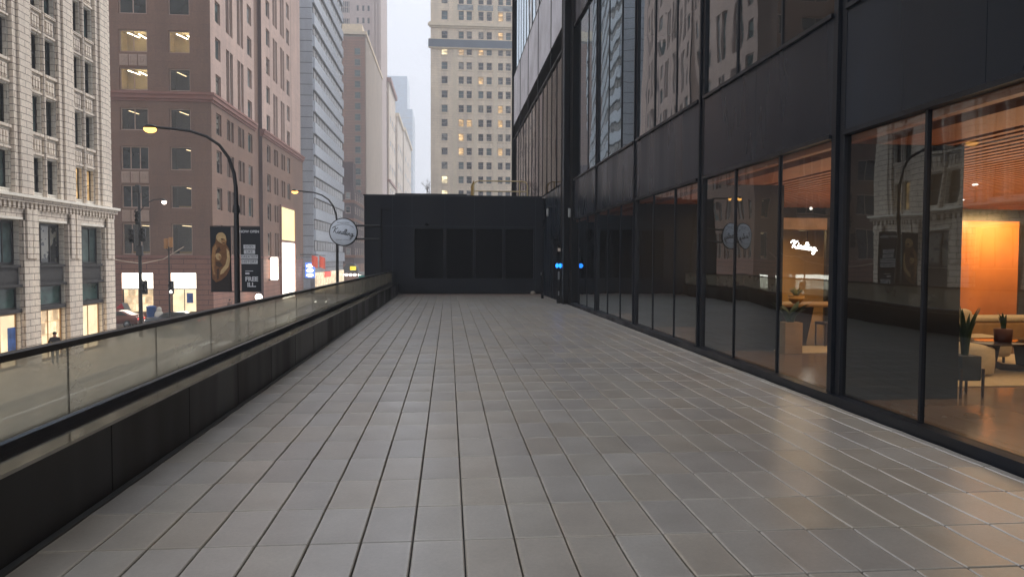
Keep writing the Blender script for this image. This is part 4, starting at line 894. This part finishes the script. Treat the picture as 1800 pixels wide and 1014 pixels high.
# ---------------------------------------------------------------- tan tower
tt = thing('tan_brick_tower', (FX, 230, GZ), 'slender tan brick tower with one column of windows on its narrow front', 'building')
g = MB(); g.box(-44, FX - .2, 214, 214.4, GZ, 65.3); g.build('front_wall', m_tan, tt)
g = MB(); g.box(-44, FX, 214.4, 266, GZ, 66); g.build('side_wall', m_tanside, tt)
g = MB(); g.box(-44, FX + .3, 213.7, 266.3, 66, 66.9); g.box(-44, -25.2, 218, 258, 66.9, 70.2); g.build('parapet', m_beigetrim, tt)
for r in range(18): window('S', 1.7, 1.9, m_wing, m_tanside, (1, 2), .1, .12)(fr('S', 214)(-26.1, .06, 61.2 - r * 3.12), tt)
# ---------------------------------------------------------------- mauve stepped tower
mt = thing('mauve_stone_tower', (-28, 280, GZ), 'tall mauve stone tower rising behind the tan tower', 'building')
g = MB(); g.box(-60, -24.7, 272, 300, GZ, 128); g.build('wall', m_tower2, mt)
g = MB()
for a, b in ((-27.9, -27.0), (-26.5, -25.9), (-25.4, -24.6)): g.box(a, b, 271.5, 272.1, GZ, 128.2)
g.build('pilaster', m_tower2, mt)
for r in range(9):
    z = 88.5 + r * 4.4 - 4.4 * 2
    for u in (-33.0, -31.0, -29.1): window('S', .85, 2.1, m_win, m_tower2, (1, 1), .05)(fr('S', 272)(u, .06, z), mt)
for r in range(5): window('S', 4.6, 4.6, m_win, m_tower2, (7, 2), .3)(fr('S', 272)(-38.0, .08, 87 + r * 6.1), mt)
# ---------------------------------------------------------------- pale blocks further down
def pale(y0, y1, z, label, rows_, mat_=m_pale, x=FX):
    t = thing('limestone_block', (x, y0, GZ), label, 'building', 'pale blocks far down the street')
    g = MB(); g.box(x - 30, x, y0, y1, GZ, z); g.build('wall', mat_, t)
    g = MB(); g.box(x - 30, x + .9, y0 - .9, y1 + .3, z, z + 1.6); g.build('cornice', m_browntrim if z > 72 else m_beigetrim, t); g = MB(); g.box(x - 30, x + .5, y0 - .5, y1 + .2, z * .45, z * .45 + 1); g.build('cornice', m_browntrim if z > 72 else m_beigetrim, t)
    for i in range(rows_):
        for u in range(3): window('E', (y1 - y0) / 7, 2.6, m_winpale, m_pale, (1, 1), .2)(fr('E', x)(y0 + (y1 - y0) * (u + .6) / 3.2, .08, 10 + i * (z - 14) / rows_), t)
    g = MB(); g.box(x - 1.2, x - .7, y0 - .15, y0, 2, z - 4); g.build('dark_slot', m_recess, t)
pale(297, 332, 72.5, 'pale limestone block with a dark vertical slot behind the mauve tower', 6)
pale(345, 384, 68.0, 'pale limestone block directly behind the slotted one', 6)
pale(396, 470, 70.5, 'cream block with double cornice, last before the fog', 6)
bt = thing('blue_glass_tower', (-60, 820, GZ), 'pale blue glass tower dissolving into the fog at the street end', 'building')
g = MB(); g.box(-110, -40, 820, 880, GZ, 168); g.box(-104, -46, 824, 876, 168, 205); g.build('glass_wall', m_bluegl, bt)
g = MB()
for i in range(24): g.box(-110.3, -39.7, 819.7, 880.2, 6 + i * 6.6, 6.9 + i * 6.6)
g.build('floor_band', m_slate, bt)

# ---------------------------------------------------------------- beige tower on the right
BT = 180.0
be = thing('beige_limestone_tower', (10, BT, GZ), 'tall beige limestone tower with a slate blue band above the black roof', 'building')
B_ = fr('S', BT); hb_ = []; cols_ = [(-1.72, -.2), (2.45, 3.75), (4.4, 5.75), (7.3, 8.6), (9.3, 10.65), (12.15, 13.4), (14.05, 15.35)]
rws = [(48.05 - 3.47 * k, 49.85 - 3.47 * k) for k in range(11)] + [(51.6, 53.0)] + [(55.5, 57.3)]
ups = [(60.0, 62.2), (63.9, 66.0)]
for a, b in cols_:
    for z0, z1 in rws + ups: hb_.append((a, b, z0, z1))
g = MB(); holes(g, B_, -4.34, 40, GZ, 110, hb_, .35); g.box(-4.33, 40, BT + .36, BT + 45, GZ, 110); g.box(-4.34, -4.33, BT, BT + .36, GZ, 110); g.build('wall', m_beige, be)
g = MB(); g.box(-4.9, 40, BT - .6, BT, 53.3, 55.1); g.build('slate_band', m_slate, be)
g = MB()
for z0, z1, d_ in ((53.02, 53.28, .5), (55.12, 55.3, .35), (58.0, 58.4, .35), (58.4, 58.9, .7), (58.9, 59.3, .45)): g.box(-4.34 - d_, 40, BT - d_, BT, z0, z1)
for a in (1.2, 6.2, 11.1, 15.9): g.box(a, a + .9, BT - .25, BT, 59.3, 110); g.box(a - .05, a + .8, BT - .12, BT, GZ, 53)
for a, b in cols_:
    for z0, z1 in rws: g.box(a - .15, b + .15, BT - .14, BT, z0 - .32, z0 - .12)
g.build('stone_trim', m_beigetrim, be)
g = MB()
for a, b in ((2.2, 6.0), (7.1, 10.9), (12.0, 15.7)): g.box(a, b, BT - .04, BT, 62.4, 63.7); g.box(a, b, BT - .04, BT, 66.2, 110)
g.build('bay_glazing', m_winpale, be)
random.seed(5)
for r, (z0, z1) in enumerate(rws + ups):
    for c_, (a, b) in enumerate(cols_):
        v = random.random(); gl = m_win if v < .45 else m_wing if v < .68 else m_win2 if v < .94 else m_litw
        if r == 11 and c_ == 0 or r in (8, 9) and c_ == 0: gl = m_lity
        if (r, c_) in ((4, 1), (4, 2), (5, 1), (6, 5)): gl = m_litw
        window('S', round(b - a, 1), round(z1 - z0, 1), gl, m_frame_tan, (1, 2), .08, 0)(B_((a + b) / 2, -.22, (z0 + z1) / 2), be)

# ---------------------------------------------------------------- street lamps, banners, signals
def lamp(x, y, label, reach, yaw_):
    t = thing('street_lamp', (x, y, SZ), label, 'street lamp', 'arched street lamps along the near kerb')
    top = 5.3
    g = MB(); g.lathe([(.26, 0), (.26, .25), (.17, .4), (.13, 1.0)], (x, y, SZ), 14); g.build('base', m_pole, t)
    g = MB(); g.tube([(x, y, SZ + .9), (x, y, 3.2), (x, y, 3.35), (x - .01, y, 4.0)], [.11, .085, .075, .07], 12); g.tube([(x, y, 3.15), (x, y, 3.4)], [.13, .1], 12); g.build('pole', m_pole, t)
    arc = [(x - .01, y, 4.0), (x - .06, y, 4.45), (x - .22, y - .03, 4.95), (x - .5, y - .05, 5.35), (x - .9, y - .08, 5.62), (x - 1.4, y - .12, 5.78), (x - 2.0, y - .16, 5.84), (x - reach, y - .2, 5.87)]
    g = MB(); g.tube(arc, [.065, .06, .055, .05, .048, .045, .042, .04], 10); g.build('arm', m_pole, t)
    hx, hy, hz = x - reach, y - .2, 5.86
    g = MB(); g.lathe([(.05, .1), (.16, .06), (.2, 0), (.17, -.04)], (hx - .1, hy, hz), 14); g.build('lamp_head', m_pole, t)
    g = MB(); g.ball((hx - .1, hy, hz - .06), .2, .18, .12); g.build('lamp_lens', m_sodium, t); return t
lamp(-6.98, 24.7, 'tall arched street lamp carrying two black banners', 2.52, 0)
lamp(-7.0, 46.6, 'tall arched street lamp behind the round sign', 2.45, 0)
BX, BYY = -6.98, 24.7
def banner(x0, x1, label):
    t = thing('street_banner', ((x0 + x1) / 2, BYY, 2.7), label, 'banner', 'banners on the street lamp')
    n = 10; g = MB()
    P = lambda s, q, d=0: (x0 + (x1 - x0) * s + .02 * q, BYY - .012 + .02 * math.sin(3.1 * s + q * 4) * q - d, 2.68 - 2.12 * q)
    for i in range(n):
        for j in range(n):
            g.quad(P(i / n, j / n), P((i + 1) / n, j / n), P((i + 1) / n, (j + 1) / n), P(i / n, (j + 1) / n))
            g.quad(P(i / n, j / n, -.008), P((i + 1) / n, j / n, -.008), P((i + 1) / n, (j + 1) / n, -.008), P(i / n, (j + 1) / n, -.008))
    g.build('cloth', m_banner, t)
    g = MB()
    for z in (2.7, .55): g.tube([(min(x0, BX), BYY, z), (max(x1, BX), BYY, z)], .018, 6)
    g.build('rod', m_pole, t); return t, P
bl, Pl = banner(-7.83, -7.17, 'black banner printed with a golden statue hanging from the lamp pole')
br, Pr = banner(-6.85, -6.22, 'black banner with white block lettering hanging from the lamp pole')
def print_on(P, pts, d, name, m_, t):
    g = MB(); g.poly([P(s, q, d) for s, q in pts]); g.build(name, m_, t)
GOLDS = [plain('statue_print_%s' % n, c, .7, var=.25, scale=9) for n, c in (('light', lin(196, 164, 116)), ('mid', lin(160, 118, 74)), ('deep', lin(120, 80, 46)), ('brown', lin(78, 54, 36)), ('dark', lin(46, 36, 30)))]
def blob(cx, cy, rx, ry, rot, n=18, wob=.0):
    out = []
    for i in range(n):
        q = 2 * math.pi * i / n; r = 1 + wob * math.sin(3 * q + cx * 9); a, b = rx * r * math.cos(q), ry * r * math.sin(q)
        out.append((min(.98, max(.02, cx + a * math.cos(rot) - b * math.sin(rot) * .31)), cy + (a * math.sin(rot) * .31 + b * math.cos(rot))))
    return out
print_on(Pl, [(.06, .98), (.06, .62), (.1, .45), (.9, .45), (.95, .7), (.94, .98)], .026, 'statue_print', GOLDS[4], bl)
print_on(Pl, [(.08, .80), (.04, .50), (.10, .32), (.26, .24), (.30, .16), (.42, .09), (.6, .08), (.76, .13), (.82, .21), (.78, .27), (.92, .34), (.98, .48), (.93, .66), (.76, .76), (.5, .83), (.25, .86)], .029, 'statue_print', GOLDS[2], bl)
print_on(Pl, [(.07, .60), (.08, .42), (.14, .32), (.28, .27), (.36, .38), (.26, .56), (.24, .74), (.14, .74)], .032, 'statue_print', GOLDS[1], bl)
print_on(Pl, blob(.56, .17, .25, .085, .2, wob=.05), .033, 'statue_head', GOLDS[0], bl)
print_on(Pl, blob(.66, .225, .12, .05, .3), .036, 'statue_face', GOLDS[1], bl)
print_on(Pl, blob(.60, .19, .07, .012, .2), .039, 'statue_shade', GOLDS[3], bl)
print_on(Pl, blob(.68, .25, .06, .009, .2), .039, 'statue_shade', GOLDS[3], bl)
print_on(Pl, [(.80, .33), (.93, .38), (.96, .52), (.88, .62), (.62, .72), (.46, .74), (.50, .68), (.74, .58), (.82, .48)], .033, 'statue_arm', GOLDS[0], bl)
print_on(Pl, [(.30, .36), (.44, .30), (.52, .36), (.40, .40), (.34, .48), (.28, .44)], .035, 'statue_shade', GOLDS[3], bl)
print_on(Pl, blob(.40, .46, .15, .055, .25), .036, 'statue_head', GOLDS[0], bl)
print_on(Pl, blob(.47, .475, .07, .03, .3), .039, 'statue_face', GOLDS[1], bl)
print_on(Pl, [(.28, .53), (.50, .55), (.62, .60), (.44, .63), (.26, .60)], .037, 'statue_shade', GOLDS[3], bl)
print_on(Pl, [(.30, .66), (.42, .64), (.40, .80), (.32, .82)], .035, 'statue_shade', GOLDS[3], bl)
FS = fr('S', BYY - .05)
text('NOW OPEN', .115, FS, -6.56, .0, 2.53, m_bannerw, 'lettering', br, bold=.004)
for i, (s_, w_) in enumerate((('GOD-', .38), ('LIKE', .36), ('GREATEST', .54), ('HISTORY', .52))):
    z = 2.03 - i * .165; g = MB(); g.box(-6.56 - w_ / 2, -6.56 + w_ / 2, BYY - .05, BYY - .045, z - .068, z + .068); g.build('letter_strip', m_bannerw, br)
    text(s_, .115, FS, -6.56, .006, z, m_signblk, 'lettering', br)
text('FREE', .2, FS, -6.5, 0, .96, m_bannerw, 'lettering', br, bold=.008); text('ILL.', .2, FS, -6.5, 0, .77, m_bannerw, 'lettering', br, bold=.008)
g = MB(); g.box(-6.7, -6.45, BYY - .05, BYY - .045, 1.22, 1.24); g.box(-6.7, -6.57, BYY - .05, BYY - .045, 1.12, 1.18); g.build('print_rule', m_bannerw, br)

def signal_head(m_body, t, x, y, z, lit, dy=-1):
    g = MB(); g.bbox(x - .17, x + .17, y - .12, y + .12, z - .52, z + .52, .03)
    for k in range(3):
        c = z + .34 - k * .34; g.tube([(x, y - .12, c + .12), (x, y - .3, c + .14)], [.15, .15], 10, False)
    g.build('signal_head', m_body, t)
    g = MB(); g.lathe([(.001, 0), (.12, 0)], (x, y - .125, z - .34), 12, 'Y'); g.build('signal_lens', m_whitelamp if lit else m_wing, t)
ts = thing('traffic_signal_mast', (-23.6, 57.6, SZ), 'tall dark signal mast with a small curved lamp arm at the corner', 'traffic signal')
x, y = -23.55, 57.8
g = MB(); g.tube([(x, y, SZ), (x, y, -1), (x, y, 5.9), (x, y, 6.9)], [.16, .13, .1, .08], 10); g.build('mast', m_pole, ts)
g = MB(); g.tube([(x, y, 5.1), (x + .5, y, 5.8), (x + 1.1, y, 6.1), (x + 1.75, y, 6.15)], .04, 8); g.build('arm', m_pole, ts)
g = MB(); g.lathe([(.06, .16), (.16, .06), (.18, 0)], (x + 1.85, y, 6.0), 12); g.build('lamp_head', m_iron, ts)
g = MB(); g.ball((x + 1.85, y, 5.92), .17, .17, .16); g.build('lamp_lens', m_sodium2, ts)
signal_head(m_dark_green, ts, x - .05, y - .1, 4.7, False); signal_head(m_dark_green, ts, x + .35, y - .2, 3.4, False); signal_head(m_dark_green, ts, x - .5, y - .15, 3.3, False)
g = MB(); g.bbox(x - .2, x + .25, y - .25, y + .1, 1.8, 2.6, .05); g.build('control_box', m_iron, ts); g = MB(); g.bbox(x - .22, x + .1, y - .2, y + .2, 6.6, 7.2, .05); g.build('control_box', m_iron, ts)
signal_head(m_dark_green, ts, x + .42, y - .2, -.6, False)
ts2 = thing('traffic_signal', (-22.8, 62, SZ), 'slim signal post with a lit white walk lamp in front of the corner shop', 'traffic signal')
x, y = -22.3, 60.2
g = MB(); g.tube([(x, y, SZ), (x, y, 2.6)], [.08, .05], 10); g.tube([(x, y, 2.2), (x - .3, y, 2.5)], .03, 6); g.tube([(x, y, 2.2), (x + .3, y, 2.5)], .03, 6); g.build('post', m_pole, ts2)
g = MB(); g.bbox(x - .35, x - .05, y - .1, y + .1, 2.4, 3.2, .04); g.bbox(x + .02, x + .3, y - .1, y + .1, 2.5, 3.3, .04); g.build('sign_back', plain('tan_sign_back', lin(176, 128, 80), .6), ts2)
signal_head(m_dark_green, ts2, x + .2, y - .1, -.7, True)
cbm = MB(); cbm.tube([(-24.0, 53.9, 1.6 + .0), (-24.5, 57, 1.4), (-24.3, 60, 1.2), (-23.4, 62, 1.55), (-22.3, 63.5, 2.6)], .035, 6); tag(cbm.build('overhead_cable', m_cable), 'pale sagging cable strung between the corner masts', 'cable')

# ---------------------------------------------------------------- small street things
bn_ = thing('recycling_bin', (-26.0, 74.4, SZ), 'blue bin by the corner shop, white sack beside it', 'bin')
g = MB(); g.lathe([(.34, 0), (.4, .1), (.44, 1.25), (.46, 1.27)], (-29.0, 73.6, SZ), 4 * 4); g.build('body', m_blueb, bn_)
g = MB(); g.lathe([(.48, 1.27), (.48, 1.34), (.2, 1.45)], (-29.0, 73.6, SZ), 16); g.build('lid', m_blueb, bn_)
sk = MB(); sk.ball((-28.25, 73.5, SZ + .5), .42, .36, .52, 12, 8); sk.ball((-28.2, 73.45, SZ + 1.05), .25, .22, .3, 10, 6); tag(sk.build('white_sack', m_sack), 'bulging white sack standing next to the blue bin', 'sack')
def car(x, y, ori, paint, label):
    """ori 0: length along X, 1: along Y"""
    t = thing('parked_car', (x, y, GZ), label, 'car', 'cars near the corner')
    def T(a, b, z): return (x + a, y + b, GZ + z) if ori == 0 else (x + b, y + a, GZ + z)
    prof = [(-2.25, .35), (-2.3, .75), (-2.15, .98), (-1.75, 1.04), (-1.15, 1.08), (-.75, 1.42), (-.1, 1.52), (.9, 1.5), (1.65, 1.14), (2.15, 1.06), (2.25, .8), (2.22, .35)]
    g = MB(); secs = [(-.88, .0, .92), (-.84, .06, 1), (.84, .06, 1), (.88, .0, .92)]
    n = len(prof)
    def ring(b, k):
        return [T(a, b * (1 - .22 * max(0, z - 1.05) / .45), z * (1 if k else 1)) for a, z in prof]
    bs = [-.9, -.86, -.5, 0, .5, .86, .9]; rings = [[T(a * (1 - .012 * (abs(b) > .88)), b * (1 - .2 * max(0, z - 1.02) / .5), z + (.0 if abs(b) > .6 else .015)) for a, z in prof] for b in bs]
    vs = [p for R in rings for p in R]; fs = []
    for i in range(len(bs) - 1):
        for j in range(n): fs.append((i * n + j, i * n + (j + 1) % n, (i + 1) * n + (j + 1) % n, (i + 1) * n + j))
    fs += [tuple(range(n)), tuple((len(bs) - 1) * n + j for j in range(n))[::-1]]
    g._add(vs, fs, True); g.build('body', paint, t)
    for sd in (-1, 1):
        g = MB(); b = lambda z: sd * (.905 * (1 - .2 * max(0, z - 1.02) / .5) + .006)
        g.poly([T(-1.0, b(1.08), 1.1), T(-.66, b(1.4), 1.4), T(-.08, b(1.46), 1.46), T(.8, b(1.44), 1.44), T(1.4, b(1.14), 1.14), T(.2, b(1.08), 1.1)]); g.build('side_window', m_carglass, t)
        for a in (-1.4, 1.35):
            c = T(a, sd * .8, .33); g = MB(); g.lathe([(.2, -.1), (.33, -.1), (.33, .1), (.2, .1)], c, 16, 'Y' if ori == 0 else 'X'); wh = g.build('wheel', m_tyre, t, c)
            g = MB(); g.lathe([(.19, -.11), (.19, .11)], c, 12, 'Y' if ori == 0 else 'X'); g.build('rim', m_rim, wh, c)
        for a, m_ in ((-2.29, m_head), (2.235, m_tail)):
            g = MB(); c = T(a, sd * .65, .78); g.ball(c, .06 if ori == 0 else .16, .16 if ori == 0 else .06, .07, 8, 5); g.build('headlight' if a < 0 else 'tail_light', m_, t)
    g = MB(); g.quad(T(-1.17, -.68, 1.12), T(-1.17, .68, 1.12), T(-.8, .6, 1.42), T(-.8, -.6, 1.42)); g.build('windscreen', m_carglass, t)
    return t
car(-30.0, 68.2, 0, m_carred, 'maroon car waiting on the side street by the red umbrella')
car(-24.2, 66.6, 0, m_carblk, 'black car waiting on the side street under the white walk lamp')
car(-16.2, 96, 1, m_carsil, 'silver car driving on the main street past the tall light panel')
um = thing('cafe_umbrella', (-30.6, 73.8, SZ), 'folded red umbrella on the pavement behind the maroon car', 'umbrella')
g = MB(); g.tube([(-31.6, 73.2, SZ), (-31.6, 73.2, SZ + 1.9)], .025, 6); g.build('pole', m_pole, um)
g = MB(); g.lathe([(.5, 1.2), (.42, 1.32), (.2, 1.55), (.03, 1.7)], (-31.6, 73.2, SZ), 10); g.build('canopy', m_red, um)
sgn = thing('menu_easel', (-29.8, 72.9, SZ), 'tilted pale menu board leaning near the red umbrella', 'board')
g = MB(); g.prism([(-31.0, 72.9, SZ + .7), (-30.4, 72.9, SZ + .55), (-30.95, 72.9, SZ + 1.75), (-31.5, 72.9, SZ + 1.8)], (0, .05, 0)); g.build('board', m_carsil, sgn)
g = MB(); g.tube([(-30.9, 73.0, SZ), (-31.1, 73.0, SZ + 1.0)], .02, 5); g.tube([(-30.4, 73.0, SZ), (-30.7, 73.0, SZ + .8)], .02, 5); g.build('leg', m_pole, sgn)

def person(x, y, z, h, coat, label, yaw_=0):
    """one skinned figure standing, with hair as a child"""
    k = h / 1.75; V = {}; P = [('pel', (0, 0, .95), .17), ('ab', (0, .01, 1.12), .16), ('ch', (0, .0, 1.34), .19), ('nk', (0, -.01, 1.50), .065), ('hd', (0, -.03, 1.60), .085), ('ht', (0, -.02, 1.70), .075)]
    for s, n in ((-1, 'l'), (1, 'r')):
        P += [('hip' + n, (s * .1, 0, .9), .12), ('kn' + n, (s * .11, -.03 * s, .5), .08), ('an' + n, (s * .11, .02, .1), .06), ('to' + n, (s * .12, -.16, .04), .045),
              ('sh' + n, (s * .2, 0, 1.41), .08), ('el' + n, (s * .27, .03, 1.13), .06), ('wr' + n, (s * .24, -.12, .92), .045), ('ha' + n, (s * .23, -.17, .84), .04)]
    ids = {n: i for i, (n, _, _) in enumerate(P)}
    E_ = [('pel', 'ab'), ('ab', 'ch'), ('ch', 'nk'), ('nk', 'hd'), ('hd', 'ht')] + [e for n in 'lr' for e in (('pel', 'hip' + n), ('hip' + n, 'kn' + n), ('kn' + n, 'an' + n), ('an' + n, 'to' + n), ('ch', 'sh' + n), ('sh' + n, 'el' + n), ('el' + n, 'wr' + n), ('wr' + n, 'ha' + n))]
    me = bpy.data.meshes.new('person'); c, s_ = math.cos(yaw_), math.sin(yaw_)
    me.from_pydata([((p[0] * c - p[1] * s_) * k, (p[0] * s_ + p[1] * c) * k, p[2] * k) for _, p, _ in P], [(ids[a], ids[b]) for a, b in E_], [])
    o = bpy.data.objects.new('person', me); o.modifiers.new('skin', 'SKIN'); sv = me.skin_vertices
    if not sv: me.attributes  # layer is made with the modifier below
    COL.objects.link(o)
    bpy.context.view_layer.objects.active = o
    if not me.skin_vertices:
        bmm = bmesh.new(); bmm.from_mesh(me); bmm.verts.layers.skin.verify(); bmm.to_mesh(me); bmm.free()
    for i, (_, _, r) in enumerate(P): me.skin_vertices[0].data[i].radius = (r * k, r * k)
    me.skin_vertices[0].data[0].use_root = True
    sb_ = o.modifiers.new('sub', 'SUBSURF'); sb_.levels = 2; sb_.render_levels = 2
    dg = bpy.context.evaluated_depsgraph_get(); m2 = bpy.data.meshes.new_from_object(o.evaluated_get(dg)); bpy.data.objects.remove(o)
    m2.materials.clear(); m2.materials.append(coat); m2.materials.append(m_skin); m2.materials.append(m_iron)
    for p in m2.polygons:
        p.use_smooth = True; zc = p.center.z / k; p.material_index = 1 if zc > 1.5 or (zc < .9 and abs(p.center.length) > 0 and False) else 2 if zc < .85 else 0
    b = bpy.data.objects.new('person', m2); link(b, (x, y, z)); tag(b, label, 'person')
    g = MB(); g.ball((x, y + .01 * k, z + 1.70 * k), .105 * k, .115 * k, .1 * k, 14, 8); g.build('hair', m_hair, b); return b
person(-22.6, 43.7, SZ, 1.8, m_coat, 'dark haired person in a black coat standing by the white pier', .6)
person(-22.2, 35.9, SZ, 1.75, plain('orange_jacket', lin(206, 112, 46), .8), 'person in an orange jacket in front of a lit shop', -.4)

person(-23.0, 78.6, SZ, 1.78, plain('grey_coat', lin(120, 92, 84), .85), 'person in a brownish coat walking past the corner of the brown building', 1.2)
car(-13.0, 118, 1, m_carblk, 'dark car driving on the main street beyond the silver car')
car(-16.0, 150, 1, m_carsil, 'pale car far down the main street near the canopy')
# lit signs and flags down the street
bs_ = thing('blue_kiosk_sign', (-22.5, 121, SZ), 'blue sign column with white discs beside the orange flags', 'sign')
g = MB(); g.bbox(-22.5, -21.8, 120.8, 121.2, SZ, -1.5, .05); g.build('column', plain('slate_column', lin(96, 98, 110), .6), bs_)
g = MB(); g.bbox(-23.3, -21.8, 120.7, 121.2, -1.5, 1.0, .05); g.build('sign_face', m_bluesig, bs_)
for z in (.45, -.3, -1.05):
    g = MB(); g.ball((-22.55, 120.68, z), .58, .06, .27, 12, 6); g.build('disc', m_whitelamp, bs_)
for i, (u, z, l) in enumerate(((-21.25, 1.35, 'orange red flag hanging nearest the blue sign column'), (-20.1, 1.2, 'orange red flag hanging between the other flag and the lamp post'))):
    fl = thing('shop_flag', (u, 125, z), l, 'flag', 'flags over the shops')
    g = MB(); n = 6
    for a in range(n):
        q0, q1 = a / n, (a + 1) / n; P = lambda q, zz_: (u + 1.0 * q - .5, 118 + .25 * math.sin(q * 5 + i), zz_ - .35 * q)
        g.quad(P(q0, z - .9), P(q1, z - .9), P(q1, z + .9), P(q0, z + .9))
    g.build('cloth', m_redflag, fl)
    g = MB(); g.tube([(FX + .2, 118.2, z + 1.0), (u + .5, 118, z + .95)], .05, 6); g.build('pole', m_pole, fl)
rs = thing('red_shop_sign', (FX, 142, 0), 'small red lit sign over the shops of the striped block', 'sign')
g = MB(); g.box(FX + .1, FX + .3, 141.5, 148, -1.9, -.9); g.build('sign_face', m_redsig, rs)
g = MB(); g.box(FX + .05, FX + .1, 141.3, 148.2, -2.0, -.8); g.build('backing', m_iron, rs)
ln_ = thing('wall_lantern', (FX + .4, 98, 1), 'tall white lit lantern on the brown facade left of the yellow panel', 'lantern')
g = MB(); g.lathe([(.42, -1.5), (.5, -1.4), (.5, 1.4), (.42, 1.5)], (FX + .75, 98.6, .3), 14); g.build('lamp_glass', m_panelw, ln_)
g = MB(); g.box(FX, FX + .5, 98.5, 98.7, 1.5, 1.8); g.box(FX, FX + .5, 98.5, 98.7, -1.3, -1.1); g.build('bracket', m_iron, ln_)
lg = thing('globe_lamp', (-20.6, 96, SZ), 'round globe lamp glowing just above the handrail by the light panel', 'street lamp')
g = MB(); g.tube([(-22.5, 88.4, SZ), (-22.5, 88.4, -3.3)], .07, 8); g.build('pole', m_pole, lg)
g = MB(); g.ball((-22.5, 88.4, -2.95), .42, .42, .4); g.build('lamp_globe', m_sodium2, lg)
ss = thing('street_name_sign', (-7.2, 48, 1), 'small green and white street sign beside the round sign', 'sign')
sx_, sy_ = -7.0, 60.0
g = MB(); g.tube([(sx_, sy_, SZ), (sx_, sy_, .1)], .05, 8); g.build('post', m_pole, ss)
g = MB(); g.bbox(sx_ - .3, sx_ + .35, sy_ - .03, sy_ + .03, -.05, .3, .01); g.build('plate', plain('green_sign_plate', lin(70, 160, 150), .5), ss)
g = MB(); g.bbox(sx_ - .3, sx_ + .35, sy_ - .03, sy_ + .03, .32, .6, .01); g.build('plate', m_bannerw, ss)
# leafless tree beyond the roof
bt_ = thing('bare_tree', (-2.75, 100, GZ), 'leafless young tree standing in the gap beyond the black roof', 'tree')
g = MB(); g.tube([(-2.75, 100, GZ), (-2.7, 100, 4), (-2.75, 100, 8)], [.2, .15, .1], 8); g.build('trunk', m_twig, bt_)
g = MB(); random.seed(4)
def twig(p, d_, L, r, lv_):
    q = p + d_ * L; g.tube([p, (p + q) / 2 + Vector((random.uniform(-.05, .05), 0, 0)) * L, q], [r, r * .8, r * .55], 5)
    if lv_: 
        for _ in range(3): twig(p + d_ * L * random.uniform(.5, 1), (d_ + Vector((random.uniform(-.7, .7), random.uniform(-.7, .7), random.uniform(-.1, .5)))).normalized(), L * random.uniform(.5, .75), r * .6, lv_ - 1)
twig(Vector((-2.75, 100, 7.8)), Vector((0, 0, 1)), 2.4, .08, 4); g.build('crown', m_twig, bt_)

# ---------------------------------------------------------------- misty air
t = NT('misty_air'); pv = t.n('VolumePrincipled'); pv.inputs['Color'].default_value = (.90, .94, 1, 1); pv.inputs['Density'].default_value = .0013; pv.inputs['Anisotropy'].default_value = .0
t.l(pv.outputs[0], t.out.inputs['Volume'])
hz = MB(); hz.box(-130, 60, -60, 900, GZ - 1.4, 212); h_ = hz.build('haze', t.m); h_['kind'] = 'stuff'
